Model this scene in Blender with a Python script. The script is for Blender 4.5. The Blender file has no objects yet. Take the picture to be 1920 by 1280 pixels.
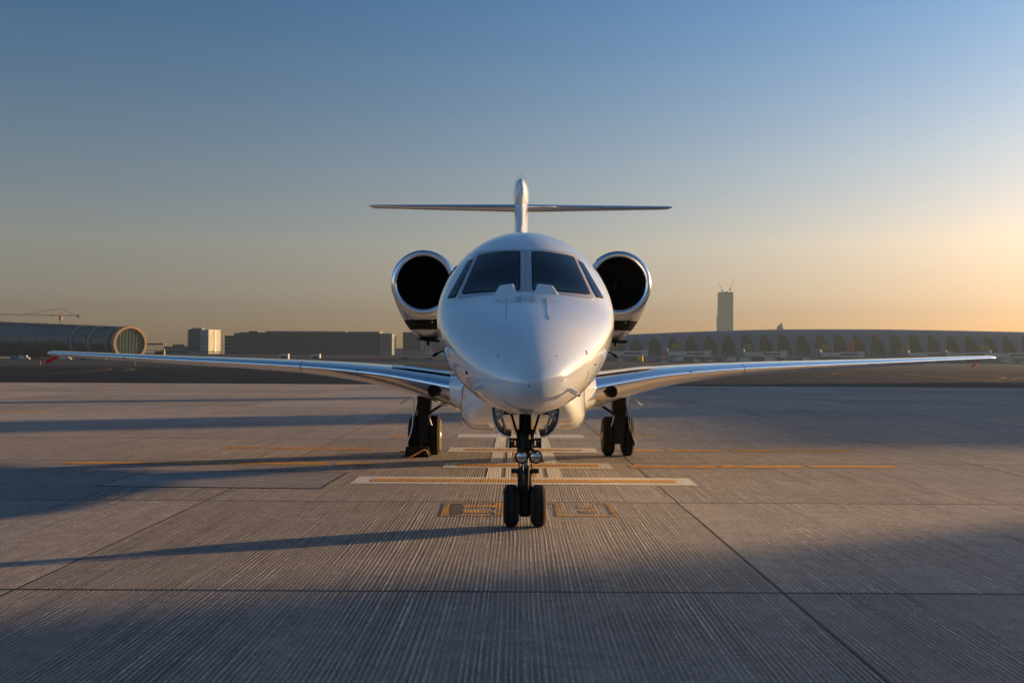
import bpy, bmesh, math, random
from mathutils import Vector, Matrix, noise
from mathutils.bvhtree import BVHTree
random.seed(7)
R = math.radians
SC = bpy.context.scene
COL = SC.collection

# ------------------------------------------------------------------ camera
CAMX, CAMH, FPX = -0.09, 1.64, 2000.0
ROLL = 0.0052
cam_d = bpy.data.cameras.new('camera')
cam = bpy.data.objects.new('camera', cam_d)
COL.objects.link(cam)
cam_d.sensor_width = 36.0
cam_d.lens = FPX / 1920 * 36.0
cam_d.clip_start = 0.05
cam_d.clip_end = 20000
cam.matrix_world = (Matrix.Translation((CAMX, 0, CAMH)) @ Matrix.Rotation(math.atan(8.5 / FPX), 4, 'Z')
                    @ Matrix.Rotation(R(90) + math.atan(33 / FPX), 4, 'X') @ Matrix.Rotation(ROLL, 4, 'Z'))
SC.camera = cam

# ------------------------------------------------------------------ light
SUN_EL = R(6.6)
SUN_AZ = math.atan2(0.894, 0.447)          # clockwise from +Y, towards +X
world = bpy.data.worlds.new('World')
SC.world = world
world.use_nodes = True
wn, wl = world.node_tree.nodes, world.node_tree.links
wn.clear()
w_out = wn.new('ShaderNodeOutputWorld')
w_bg = wn.new('ShaderNodeBackground')
w_sky = wn.new('ShaderNodeTexSky')
w_sky.sky_type = 'NISHITA'
w_sky.sun_disc = False
w_sky.sun_elevation = SUN_EL
w_sky.sun_rotation = SUN_AZ
w_sky.altitude = 0
w_sky.air_density = 0.8
w_sky.dust_density = 1.2
w_sky.ozone_density = 1.0
w_bg.inputs['Strength'].default_value = 0.067
# the clear air is dimmest square to the sun (Rayleigh's 1 + cos^2) and dusty near the horizon
w_tc = wn.new('ShaderNodeTexCoord')
def w_math(op, a, b, clamp=False):
    k = wn.new('ShaderNodeMath')
    k.operation = op
    k.use_clamp = clamp
    for i, q in enumerate((a, b)):
        if isinstance(q, (int, float)):
            k.inputs[i].default_value = q
        else:
            wl.new(q, k.inputs[i])
    return k.outputs[0]
w_dot = wn.new('ShaderNodeVectorMath')
w_dot.operation = 'DOT_PRODUCT'
w_dot.inputs[1].default_value = (math.sin(SUN_AZ) * math.cos(SUN_EL), math.cos(SUN_AZ) * math.cos(SUN_EL), math.sin(SUN_EL))
wl.new(w_tc.outputs['Generated'], w_dot.inputs[0])
w_ray = w_math('ADD', w_math('MULTIPLY', w_math('MULTIPLY', w_dot.outputs['Value'], w_dot.outputs['Value']), 0.9), 0.90)
w_sep = wn.new('ShaderNodeSeparateXYZ')
wl.new(w_tc.outputs['Generated'], w_sep.inputs[0])
def w_mix(kind, f, a, b):
    k = wn.new('ShaderNodeMix')
    k.data_type = 'RGBA'
    k.blend_type = kind
    k.clamp_factor = False
    for sock, q in ((0, f), (6, a), (7, b)):
        if isinstance(q, tuple):
            k.inputs[sock].default_value = q + (1,)
        elif isinstance(q, (int, float)):
            k.inputs[sock].default_value = q
        else:
            wl.new(q, k.inputs[sock])
    return k.outputs[2]
w_ramp = wn.new('ShaderNodeValToRGB')
SKY_TINT = [(2.5, (.60, .485, .60)), (6.0, (1.0, .805, .80)), (10.5, (.90, .83, .86)), (18.5, (.60, .75, .94))]
while len(w_ramp.color_ramp.elements) < len(SKY_TINT):
    w_ramp.color_ramp.elements.new(.5)
for e_, (deg, c_) in zip(w_ramp.color_ramp.elements, SKY_TINT):
    e_.position = math.sin(R(deg))
    e_.color = c_ + (1,)
wl.new(w_sep.outputs[2], w_ramp.inputs[0])
w_col = w_mix('MULTIPLY', 1.0, w_sky.outputs[0], w_ramp.outputs[0])
w_vs = wn.new('ShaderNodeVectorMath')
w_vs.operation = 'SCALE'
wl.new(w_col, w_vs.inputs[0])
wl.new(w_ray, w_vs.inputs['Scale'])
w_bw = wn.new('ShaderNodeRGBToBW')
wl.new(w_vs.outputs[0], w_bw.inputs[0])
wl.new(w_mix('MIX', 1.38, w_bw.outputs[0], w_vs.outputs[0]), w_bg.inputs[0])
wl.new(w_bg.outputs[0], w_out.inputs[0])

sun_d = bpy.data.lights.new('sun', 'SUN')
sun_d.energy = 5.0
sun_d.angle = R(0.8)
sun_d.color = (1.0, 0.60, 0.26)
sun = bpy.data.objects.new('sun', sun_d)
COL.objects.link(sun)
SDIR = Vector((math.sin(SUN_AZ) * math.cos(SUN_EL), math.cos(SUN_AZ) * math.cos(SUN_EL), math.sin(SUN_EL)))
sun.rotation_euler = (-SDIR).to_track_quat('-Z', 'Y').to_euler()

SC.view_settings.view_transform = 'Standard'
SC.view_settings.look = 'None'
SC.view_settings.gamma = 1.0
SC.view_settings.exposure = 1.0
SC.view_settings.use_curve_mapping = False
SC.cycles.use_denoising = True
SC.cycles.max_bounces = 6
SC.cycles.sample_clamp_indirect = 4.0

# ------------------------------------------------------------------ helpers
def unroll(x, y):
    return x + (y - 640) * ROLL, y - (x - 960) * ROLL

def P(x, y, Y):
    """point at depth Y seen at photograph pixel x, y"""
    xu, yu = unroll(x, y)
    return Vector((CAMX + (xu - 968.5) * Y / FPX, Y, CAMH + (673 - yu) * Y / FPX))

def G(x, y, z=0.0):
    """ground point seen at photograph pixel x, y"""
    xu, yu = unroll(x, y)
    Y = (CAMH - z) * FPX / (yu - 673)
    return Vector((CAMX + (xu - 968.5) * Y / FPX, Y, z))

class MB:
    def __init__(s):
        s.v, s.f = [], []
    def add(s, verts, faces):
        o = len(s.v)
        s.v += [Vector(v) for v in verts]
        s.f += [tuple(i + o for i in f) for f in faces]
        return s
    def box(s, lo, hi, M=None):
        (x0, y0, z0), (x1, y1, z1) = lo, hi
        vs = [Vector(p) for p in ((x0, y0, z0), (x1, y0, z0), (x1, y1, z0), (x0, y1, z0), (x0, y0, z1), (x1, y0, z1), (x1, y1, z1), (x0, y1, z1))]
        if M is not None:
            vs = [M @ v for v in vs]
        return s.add(vs, [(3, 2, 1, 0), (4, 5, 6, 7), (0, 1, 5, 4), (1, 2, 6, 5), (2, 3, 7, 6), (3, 0, 4, 7)])
    def loft(s, rings, cap=(True, True), closed=True):
        n = len(rings[0])
        o = len(s.v)
        for r in rings:
            s.v += [Vector(p) for p in r]
        m = n if closed else n - 1
        for i in range(len(rings) - 1):
            for j in range(m):
                a, b = o + i * n + j, o + i * n + (j + 1) % n
                s.f.append((a, b, b + n, a + n))
        if cap[0]:
            s.f.append(tuple(o + j for j in range(n))[::-1])
        if cap[1]:
            s.f.append(tuple(o + (len(rings) - 1) * n + j for j in range(n)))
        return s
    def tube(s, pts, r, n=10, cap=True):
        pts = [Vector(p) for p in pts]
        rs = r if isinstance(r, (list, tuple)) else [r] * len(pts)
        rings = []
        up = None
        for i, p in enumerate(pts):
            d = (pts[min(i + 1, len(pts) - 1)] - pts[max(i - 1, 0)]).normalized()
            if up is None:
                up = Vector((0, 0, 1)) if abs(d.z) < .9 else Vector((0, 1, 0))
            a = d.cross(up).normalized()
            b = a.cross(d).normalized()
            up = b
            rings.append([p + (a * math.cos(t) + b * math.sin(t)) * rs[i] for t in (2 * math.pi * k / n for k in range(n))])
        return s.loft(rings, (cap, cap))
    def lathe(s, prof, c, axis='X', n=32, M=None):
        """prof: (radius, along) list, revolved round axis through c"""
        rings = []
        for r, a in prof:
            ring = []
            for k in range(n):
                t = 2 * math.pi * k / n
                u, w = r * math.cos(t), r * math.sin(t)
                p = {'X': (a, u, w), 'Y': (u, a, w), 'Z': (u, w, a)}[axis]
                p = Vector(p)
                if M is not None:
                    p = M @ p
                ring.append(p + Vector(c))
            rings.append(ring)
        return s.loft(rings)
    def prism(s, poly, d):
        """polygon (3d points) extruded by vector d"""
        poly = [Vector(p) for p in poly]
        d = Vector(d)
        return s.loft([poly, [p + d for p in poly]])
    def build(s, name, mat, parent=None, smooth=None, loc=None):
        me = bpy.data.meshes.new(name)
        me.from_pydata([tuple(v) for v in s.v], [], s.f)
        bm = bmesh.new()
        bm.from_mesh(me)
        bmesh.ops.remove_doubles(bm, verts=bm.verts, dist=1e-6)
        bmesh.ops.recalc_face_normals(bm, faces=bm.faces)
        bm.to_mesh(me)
        bm.free()
        if smooth is not None:
            me.polygons.foreach_set('use_smooth', [True] * len(me.polygons))
            me.set_sharp_from_angle(angle=R(smooth))
        me.materials.append(mat)
        return link(name, me, parent, loc)

def link(name, me, parent=None, loc=None):
    o = bpy.data.objects.new(name, me)
    COL.objects.link(o)
    if parent is not None:
        o.parent = parent
    if loc is not None:
        o.location = loc
    return o

def tag(o, label, cat, group=None):
    o['label'] = label
    o['category'] = cat
    if group:
        o['group'] = group
    return o

def thing(name, label, cat, loc=(0, 0, 0), rz=0, group=None):
    o = bpy.data.objects.new(name, None)
    o.empty_display_size = .3
    COL.objects.link(o)
    o.location = loc
    o.rotation_euler = (0, 0, rz)
    return tag(o, label, cat, group)

def structure(o):
    o['kind'] = 'structure'
    return o

def dup(root, loc, rz, label, group=None):
    r = root.copy()
    COL.objects.link(r)
    r.location = loc
    r.rotation_euler = (0, 0, rz)
    r['label'] = label
    if group:
        r['group'] = group
    for ch in list(root.children):
        c = ch.copy()
        COL.objects.link(c)
        c.parent = r
        for g in ch.children:
            d = g.copy()
            COL.objects.link(d)
            d.parent = c
    return r

def pchip(xs, ys):
    n = len(xs)
    h = [xs[i + 1] - xs[i] for i in range(n - 1)]
    d = [(ys[i + 1] - ys[i]) / h[i] for i in range(n - 1)]
    m = [d[0]] + [0 if d[i - 1] * d[i] <= 0 else 2 * d[i - 1] * d[i] / (d[i - 1] + d[i]) for i in range(1, n - 1)] + [d[-1]]
    def f(x):
        x = min(max(x, xs[0]), xs[-1])
        i = max(k for k in range(n - 1) if xs[k] <= x)
        t = (x - xs[i]) / h[i]
        return ((2 * t**3 - 3 * t**2 + 1) * ys[i] + (t**3 - 2 * t**2 + t) * h[i] * m[i]
                + (-2 * t**3 + 3 * t**2) * ys[i + 1] + (t**3 - t**2) * h[i] * m[i + 1])
    return f

# ------------------------------------------------------------------ materials
def mat(name, col, rough=.5, metal=0.0, coat=0.0, var=0.06, vscale=3.0, spec=.5, bump=0.0, bscale=40.0, rvar=0.0, coat_ior=1.5):
    m = bpy.data.materials.new(name)
    m.use_nodes = True
    nt = m.node_tree
    b = nt.nodes['Principled BSDF']
    b.inputs['Roughness'].default_value = rough
    b.inputs['Metallic'].default_value = metal
    b.inputs['Coat Weight'].default_value = coat
    b.inputs['Coat Roughness'].default_value = .035
    b.inputs['Coat IOR'].default_value = coat_ior
    b.inputs['Specular IOR Level'].default_value = spec
    tc = nt.nodes.new('ShaderNodeTexCoord')
    nz = nt.nodes.new('ShaderNodeTexNoise')
    nz.inputs['Scale'].default_value = vscale
    nz.inputs['Detail'].default_value = 6
    nt.links.new(tc.outputs['Object'], nz.inputs['Vector'])
    mx = nt.nodes.new('ShaderNodeMix')
    mx.data_type = 'RGBA'
    mx.inputs[6].default_value = tuple(c * (1 - var) for c in col) + (1,)
    mx.inputs[7].default_value = tuple(min(1, c * (1 + var)) for c in col) + (1,)
    nt.links.new(nz.outputs[0], mx.inputs[0])
    nt.links.new(mx.outputs[2], b.inputs['Base Color'])
    if rvar:
        mr = nt.nodes.new('ShaderNodeMapRange')
        mr.inputs[3].default_value = max(0, rough - rvar)
        mr.inputs[4].default_value = rough + rvar
        nt.links.new(nz.outputs[0], mr.inputs[0])
        nt.links.new(mr.outputs[0], b.inputs['Roughness'])
    if bump:
        n2 = nt.nodes.new('ShaderNodeTexNoise')
        n2.inputs['Scale'].default_value = bscale
        n2.inputs['Detail'].default_value = 4
        nt.links.new(tc.outputs['Object'], n2.inputs['Vector'])
        bp = nt.nodes.new('ShaderNodeBump')
        bp.inputs['Strength'].default_value = bump
        bp.inputs['Distance'].default_value = .02
        nt.links.new(n2.outputs[0], bp.inputs['Height'])
        nt.links.new(bp.outputs[0], b.inputs['Normal'])
    return m

def ground_mat(name, base, dark, groove=True, paint=None, wear=.5):
    """concrete with tined grooves along Y; optional worn paint film"""
    m = bpy.data.materials.new(name)
    m.use_nodes = True
    nt = m.node_tree
    N, L = nt.nodes, nt.links
    b = N['Principled BSDF']
    geo = N.new('ShaderNodeNewGeometry')
    def mapped(sx, sy, sz):
        k = N.new('ShaderNodeVectorMath')
        k.operation = 'MULTIPLY'
        k.inputs[1].default_value = (sx, sy, sz)
        L.new(geo.outputs['Position'], k.inputs[0])
        return k.outputs[0]
    def nz(vec, detail=5, rough=.6):
        n = N.new('ShaderNodeTexNoise')
        n.inputs['Scale'].default_value = 1
        n.inputs['Detail'].default_value = detail
        n.inputs['Roughness'].default_value = rough
        L.new(vec, n.inputs['Vector'])
        return n.outputs[0]
    def ramp(x, a, c, lo=0., hi=1.):
        k = N.new('ShaderNodeMapRange')
        k.inputs[1].default_value, k.inputs[2].default_value = a, c
        k.inputs[3].default_value, k.inputs[4].default_value = lo, hi
        L.new(x, k.inputs[0])
        return k.outputs[0]
    def math_(op, a, c):
        k = N.new('ShaderNodeMath')
        k.operation = op
        for i, q in enumerate((a, c)):
            if isinstance(q, (int, float)):
                k.inputs[i].default_value = q
            else:
                L.new(q, k.inputs[i])
        return k.outputs[0]
    def mixc(f, a, c):
        k = N.new('ShaderNodeMix')
        k.data_type = 'RGBA'
        for sock, q in ((0, f), (6, a), (7, c)):
            if isinstance(q, tuple):
                k.inputs[sock].default_value = q + (1,)
            elif isinstance(q, (int, float)):
                k.inputs[sock].default_value = q
            else:
                L.new(q, k.inputs[sock])
        return k.outputs[2]
    big = nz(mapped(.35, .22, 1), 6)
    streak = nz(mapped(.05, 1.1, 1), 5)          # broom and tyre streaks across the apron
    pit = nz(mapped(110, 85, 110), 2, .6)
    oi = N.new('ShaderNodeObjectInfo')
    grain = nz(mapped(70, 60, 70), 4, .7)
    speck = nz(mapped(28, 22, 28), 3)
    rough = nz(mapped(5, 4, 5), 10, .82)
    stain = nz(mapped(.55, .42, 1), 7, .7)
    blot = nz(mapped(1.7, 1.5, 1), 3, .5)
    f = math_('ADD', math_('MULTIPLY', ramp(big, .3, .7), .55), math_('MULTIPLY', ramp(streak, .3, .7), .45))
    col = mixc(f, dark, base)
    col = mixc(math_('MULTIPLY', ramp(rough, .40, .64), .75), col, tuple(c * .50 for c in dark))
    col = mixc(math_('MULTIPLY', ramp(stain, .50, .70), .55), col, tuple(c * .62 for c in dark))
    col = mixc(math_('MULTIPLY', ramp(blot, .70, .76), .7), col, (.035, .032, .030))
    col = mixc(math_('MULTIPLY', ramp(speck, .42, .62), .45), col, tuple(c * .55 for c in dark))
    col = mixc(math_('MULTIPLY', ramp(pit, .50, .62), .7), col, tuple(c * .35 for c in dark))
    col = mixc(math_('MULTIPLY', ramp(grain, .5, .75), .5), col, tuple(min(1, c * 1.5) for c in base))
    tone = ramp(oi.outputs['Random'], 0, 1, .80, 1.14)
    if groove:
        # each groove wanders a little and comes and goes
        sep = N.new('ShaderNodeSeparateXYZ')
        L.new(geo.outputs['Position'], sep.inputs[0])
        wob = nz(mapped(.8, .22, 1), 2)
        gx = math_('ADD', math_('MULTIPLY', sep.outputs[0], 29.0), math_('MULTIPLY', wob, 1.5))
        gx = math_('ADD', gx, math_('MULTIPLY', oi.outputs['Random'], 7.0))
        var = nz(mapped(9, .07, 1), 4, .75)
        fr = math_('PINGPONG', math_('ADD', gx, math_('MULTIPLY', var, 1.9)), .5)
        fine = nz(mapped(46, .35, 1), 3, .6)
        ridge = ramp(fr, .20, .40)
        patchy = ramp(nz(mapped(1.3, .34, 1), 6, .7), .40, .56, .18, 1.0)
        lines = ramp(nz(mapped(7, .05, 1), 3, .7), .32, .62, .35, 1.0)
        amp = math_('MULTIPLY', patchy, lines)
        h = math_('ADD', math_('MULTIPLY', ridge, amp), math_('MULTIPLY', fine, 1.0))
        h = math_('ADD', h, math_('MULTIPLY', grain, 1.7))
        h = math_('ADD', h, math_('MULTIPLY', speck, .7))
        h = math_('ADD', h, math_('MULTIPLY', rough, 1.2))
        col = mixc(math_('MULTIPLY', math_('SUBTRACT', 1.0, ridge), math_('MULTIPLY', amp, .72)), col, tuple(c * .28 for c in dark))  # groove colour darkened for cavity shade as well as settled dirt
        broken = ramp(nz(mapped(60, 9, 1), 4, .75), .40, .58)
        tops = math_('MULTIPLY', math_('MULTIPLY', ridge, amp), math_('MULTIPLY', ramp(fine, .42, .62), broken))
        col = mixc(math_('MULTIPLY', tops, .9), col, tuple(min(1, c * 1.8) for c in base))  # ridge tops lightened in the colour, standing in for caught light
        dist = .009
    else:
        h = math_('ADD', math_('MULTIPLY', grain, .6), math_('MULTIPLY', speck, .6))
        dist = .003
    if paint:
        wn_ = nz(mapped(3.5, 1.6, 1), 8, .7)
        keep = ramp(wn_, wear - .12, wear + .1, 1.0, 0.0)
        if groove:
            keep = math_('MULTIPLY', keep, ramp(ridge, 0, 1, .62, 1.0))
        keep = math_('MULTIPLY', keep, ramp(grain, .3, .7, 1.0, .75))
        col = mixc(keep, col, paint)
    tint = N.new('ShaderNodeMix')
    tint.data_type = 'RGBA'
    tint.blend_type = 'MULTIPLY'
    tint.inputs[0].default_value = 1
    L.new(col, tint.inputs[6])
    L.new(tone, tint.inputs[7])
    L.new(tint.outputs[2], b.inputs['Base Color'])
    L.new(ramp(big, .3, .7, .62, .82), b.inputs['Roughness'])
    b.inputs['Specular IOR Level'].default_value = .3 if groove else .08
    bp = N.new('ShaderNodeBump')
    bp.inputs['Strength'].default_value = 1.0
    bp.inputs['Distance'].default_value = dist
    L.new(h, bp.inputs['Height'])
    L.new(bp.outputs[0], b.inputs['Normal'])
    return m

M = {}
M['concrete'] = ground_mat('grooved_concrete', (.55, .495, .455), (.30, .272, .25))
M['patch'] = ground_mat('patch_concrete', (.56, .505, .465), (.33, .30, .275), groove=False)
M['white_mark'] = ground_mat('worn_white_paint', (.34, .31, .28), (.21, .19, .175), paint=(.84, .81, .76), wear=.72)
M['yellow_mark'] = ground_mat('worn_yellow_paint', (.34, .31, .28), (.21, .19, .175), paint=(.72, .34, .02), wear=.66)
M['faded_yellow'] = ground_mat('faded_yellow_paint', (.34, .31, .28), (.21, .19, .175), paint=(.74, .35, .02), wear=.62)
M['scrubbed'] = ground_mat('scrubbed_concrete', (.24, .215, .195), (.13, .12, .11), groove=False)
M['letter'] = ground_mat('worn_letter_paint', (.34, .31, .28), (.21, .19, .175), paint=(.70, .33, .02), wear=.54)
M['asphalt'] = ground_mat('taxiway_asphalt', (.028, .029, .030), (.016, .0165, .017), groove=False)
M['line_yellow'] = ground_mat('taxi_line_paint', (.028, .029, .030), (.016, .0165, .017), groove=False, paint=(.42, .27, .07), wear=.56)
M['far_concrete'] = ground_mat('far_concrete', (.095, .09, .086), (.06, .058, .055), groove=False)
M['sand'] = ground_mat('sand', (.27, .20, .14), (.19, .145, .105), groove=False)
M['sealant'] = mat('joint_sealant', (.012, .011, .010), .7)
M['paint'] = mat('aircraft_white', (.82, .88, .93), .13, coat=1.0, coat_ior=1.8, var=.025, vscale=2, rvar=.02)
M['paint_grey'] = mat('windshield_surround', (.46, .48, .53), .28, var=.04)
M['metal'] = mat('polished_aluminium', (.88, .89, .91), .13, metal=1, var=.03, vscale=6, rvar=.05)
M['lip'] = mat('polished_lip', (.86, .87, .90), .16, metal=1, var=.03, rvar=.04)
M['cowl'] = mat('cowl_silver', (.55, .56, .58), .22, metal=.6, coat=.4, var=.04)
M['glass'] = mat('cockpit_glass', (.003, .007, .011), .02, spec=1.0, var=.1)
M['rubber'] = mat('tyre_rubber', (.026, .025, .024), .85, spec=.1, var=.25, vscale=20, bump=.25, bscale=60)
M['dusty_rubber'] = mat('dusty_rubber', (.12, .10, .08), .85, spec=.1, var=.35, vscale=14)
M['seal'] = mat('black_seal', (.012, .012, .013), .5)
M['black'] = mat('black_paint', (.005, .005, .005), .55, spec=.12, var=.2)
M['duct'] = mat('dark_duct', (.005, .005, .005), .7, spec=.1, var=.2)
M['fan'] = mat('fan_blades', (.008, .008, .009), .5, spec=.2, var=.2)
M['gear'] = mat('gear_dark_steel', (.012, .012, .012), .45, spec=.3, var=.3, vscale=12, rvar=.1)
M['chrome'] = mat('chrome', (.75, .76, .78), .08, metal=1, var=.02)
M['rim'] = mat('wheel_rim', (.62, .60, .56), .35, metal=.5, var=.1)
M['lens'] = mat('lamp_lens', (.55, .57, .60), .06, metal=.85, coat=1, var=.15, vscale=30)
M['red'] = mat('red_cloth', (.55, .02, .015), .8, var=.15, vscale=15)
M['rope'] = mat('orange_rope', (.62, .22, .03), .8, var=.3, vscale=60)
M['panel_line'] = mat('panel_gap', (.30, .30, .31), .6)
M['bcon'] = mat('terminal_panels', (.085, .12, .16), .55, spec=.2, var=.10, vscale=.06)
M['bglass'] = mat('terminal_glass', (.007, .016, .022), .4, spec=.15, var=.25, vscale=.05)
M['bglass_green'] = mat('green_end_glass', (.03, .075, .06), .25, var=.25, vscale=.1)
M['bstone'] = mat('warm_stone', (.27, .18, .105), .7, var=.1, vscale=.2)
M['bdark'] = mat('dark_cladding', (.018, .028, .038), .6, var=.2, vscale=.1)
M['bblue'] = mat('blue_curtain_wall', (.017, .034, .06), .4, spec=.15, var=.15, vscale=.1)
M['bwhite'] = mat('pale_render', (.42, .42, .41), .6, var=.08, vscale=.2)
M['bgrey'] = mat('grey_render', (.105, .135, .16), .6, var=.1, vscale=.15)
M['tower'] = mat('raw_concrete', (.13, .13, .13), .8, var=.12, vscale=.05)
M['yellow_sign'] = mat('yellow_sign', (.26, .20, .04), .5)
M['teal'] = mat('teal_cladding', (.04, .10, .105), .4, var=.1)
M['gse_white'] = mat('vehicle_white', (.42, .43, .43), .35, var=.08)
M['gse_yellow'] = mat('vehicle_yellow', (.70, .36, .02), .4, var=.1)
M['gse_red'] = mat('vehicle_red', (.42, .05, .04), .4, var=.1)
M['barrel'] = mat('barrel_cladding', (.010, .017, .026), .55, spec=.12, var=.2, vscale=.1)
M['office_glass'] = mat('office_glass', (.028, .052, .072), .4, spec=.12, var=.3, vscale=.08)
M['emblem'] = mat('emblem_red', (.13, .045, .04), .5)
M['gse_blue'] = mat('vehicle_blue', (.08, .13, .24), .4, var=.1)
M['green'] = mat('flag_green', (.01, .17, .09), .4)
M['crane'] = mat('crane_steel', (.22, .13, .08), .6, var=.2)
M['bush'] = mat('dry_shrub', (.05, .065, .03), .9, var=.4, vscale=3)

# ------------------------------------------------------------------ ground
def sheet(name, x0, x1, y0, y1, z, m, parent=None):
    mb = MB().add([(x0, y0, z), (x1, y0, z), (x1, y1, z), (x0, y1, z)], [(0, 1, 2, 3)])
    return mb.build(name, m, parent)

structure(sheet('ground', -2500, 2500, -250, 2500, -.30, M['sand']))
APRON_END = 67.5
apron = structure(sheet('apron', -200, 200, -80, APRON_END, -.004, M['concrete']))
TAXI_END = 182.0
structure(sheet('taxiway', -900, 900, APRON_END, TAXI_END, -.02, M['asphalt']))
structure(sheet('far_apron', -1200, 1200, TAXI_END, 840, -.012, M['far_concrete']))

SW, SD, GAP = 5.43, 4.72, .026
GRID = Matrix.Rotation(R(.35), 4, 'Z')
fill = MB()
a, c, ch = SW / 2 - GAP / 2, SD / 2 - .046 / 2, .0006
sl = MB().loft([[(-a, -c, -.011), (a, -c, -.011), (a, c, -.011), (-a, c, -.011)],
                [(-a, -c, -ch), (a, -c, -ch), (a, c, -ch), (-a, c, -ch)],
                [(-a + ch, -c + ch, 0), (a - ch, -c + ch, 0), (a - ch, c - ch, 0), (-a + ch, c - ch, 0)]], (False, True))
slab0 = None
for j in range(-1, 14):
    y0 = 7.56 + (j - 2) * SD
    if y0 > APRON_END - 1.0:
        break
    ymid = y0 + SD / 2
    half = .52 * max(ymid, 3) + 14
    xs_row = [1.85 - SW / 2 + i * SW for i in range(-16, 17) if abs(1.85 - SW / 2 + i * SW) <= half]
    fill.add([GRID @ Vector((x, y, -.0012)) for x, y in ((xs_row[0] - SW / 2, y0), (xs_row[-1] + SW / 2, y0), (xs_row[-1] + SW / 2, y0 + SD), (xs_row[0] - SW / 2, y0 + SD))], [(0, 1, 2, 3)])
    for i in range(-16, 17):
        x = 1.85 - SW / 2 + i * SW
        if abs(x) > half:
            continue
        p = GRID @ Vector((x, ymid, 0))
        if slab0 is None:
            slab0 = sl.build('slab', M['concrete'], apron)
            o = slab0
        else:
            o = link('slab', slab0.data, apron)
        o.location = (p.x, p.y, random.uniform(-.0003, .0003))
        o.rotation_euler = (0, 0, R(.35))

fill.build('joint_filler', M['sealant'], apron)
# repaired rectangle in the slabs with its sealed edge
pc = [G(180, 910.5, .004), G(602, 915, .004), G(652, 885, .004), G(282, 881.5, .004)]
pt = MB().prism([(p.x, p.y, .001) for p in pc], (0, 0, .003)).build('repair_patch', M['patch'], apron)
for k in range(4):
    p, q = pc[k], pc[(k + 1) % 4]
    d = (q - p).normalized()
    n = Vector((-d.y, d.x, 0)) * .012
    MB().prism([(v.x, v.y, .0045) for v in (p - n, q - n, q + n, p + n)], (0, 0, .0015)).build('edge_seal', M['sealant'], pt)

# painted markings on the apron
def mark(name, x0, x1, y0, y1, m, z=.004):
    o = MB().add([(x0, y0, z), (x1, y0, z), (x1, y1, z), (x0, y1, z)], [(0, 1, 2, 3)]).build(name, m)
    return structure(o)
def mark_poly(name, pts, m, z=.004):
    return structure(MB().add([(p[0], p[1], z) for p in pts], [tuple(range(len(pts)))]).build(name, m))
mark('road_marking', -2.27, 2.30, 13.98, 14.83, M['white_mark'])
mark('road_marking', -2.02, 2.06, 14.23, 14.54, M['yellow_mark'], .008)
mark('road_marking', -1.20, 1.38, 16.05, 16.92, M['white_mark'])
mark('road_marking', -.98, 1.18, 16.30, 16.66, M['yellow_mark'], .008)
mark('road_marking', -1.30, 1.36, 18.80, 19.75, M['white_mark'])
mark('road_marking', -1.00, 1.10, 19.10, 19.45, M['yellow_mark'], .008)
mark('road_marking', -1.34, 1.36, 22.3, 23.3, M['white_mark'])
for y0, y1 in ((14.83, 16.05), (16.92, 18.80), (19.75, 22.3), (23.3, 40)):
    mark('road_marking', -.50, -.30, y0, y1, M['white_mark'])
    mark('road_marking', .36, .56, y0, y1, M['white_mark'])
    mark('road_marking', -.24, .30, y0, y1, M['white_mark'], .004)
    mark('road_marking', -.13, .20, y0, y1, M['yellow_mark'], .008)
# dashed stand lines
for (xa, xb, yy, n) in ((1180, 1345, 874, 1), (1351, 1502, 874, 1), (1514, 1675, 874, 1), (1163, 1240, 844, 1), (1250, 1360, 844, 1),
                        (1367, 1466, 844, 1), (1480, 1606, 844, 1), (1115, 1222, 818, 1), (115, 272, 867, 1), (284, 440, 867, 1),
                        (450, 615, 868, 1), (630, 700, 869, 1), (515, 700, 840, 1), (420, 500, 839, 1), (735, 772, 817, 1)):
    p, q = G(xa, yy), G(xb, yy + (xb - xa) * .004)
    n_ = Vector((0, .19, 0))
    mark_poly('road_marking', [p - n_, q - n_, q + n_, p + n_], M['faded_yellow'])
for (xa, ya, xb, yb) in ((0, 773, 108, 774), (1840, 782, 1920, 784), (1315, 726.5, 1385, 727)):
    p, q = G(xa, ya), G(xb, yb)
    n_ = Vector((0, .25, 0))
    mark_poly('road_marking', [p - n_, q - n_, q + n_, p + n_], M['faded_yellow'])
# worn stand letters in their yellow frame, read from the far side
def px_rect(xa, ya, xb, yb, m, z=.004):
    a_, b_, c_, d_ = G(xa[0], ya), G(xa[1], ya), G(xb[1], yb), G(xb[0], yb)
    mark_poly('stand_letter', [d_, c_, b_, a_], m, z)
px_rect((833, 846), 942, (825, 841), 967, M['letter'])
px_rect((929, 946), 942, (928, 946), 966, M['letter'])
px_rect((870, 929), 945.5, (868.5, 928.5), 951, M['letter'])
px_rect((867.5, 928.5), 955.5, (866, 928), 961, M['letter'])
px_rect((846.5, 929), 942, (846.3, 929), 943.4, M['letter'])
px_rect((841.5, 928), 965.3, (841, 928), 967, M['letter'])
px_rect((848, 867), 944, (844, 864), 964, M['scrubbed'], .003)
px_rect((1039, 1050), 942.5, (1043.5, 1056), 967, M['letter'])
px_rect((1026, 1038.5), 942.5, (1027, 1039), 944.5, M['letter'])
px_rect((1080, 1110), 946.5, (1083, 1113.5), 951.5, M['letter'])
px_rect((1085, 1117), 955.5, (1089, 1120), 961.5, M['letter'])
px_rect((1120, 1145), 942.6, (1120.5, 1146), 944.8, M['letter'])
px_rect((1136, 1147), 945, (1150, 1161), 967.3, M['letter'])
px_rect((1056.5, 1149), 965.3, (1057, 1149.5), 967.3, M['letter'])

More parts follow.
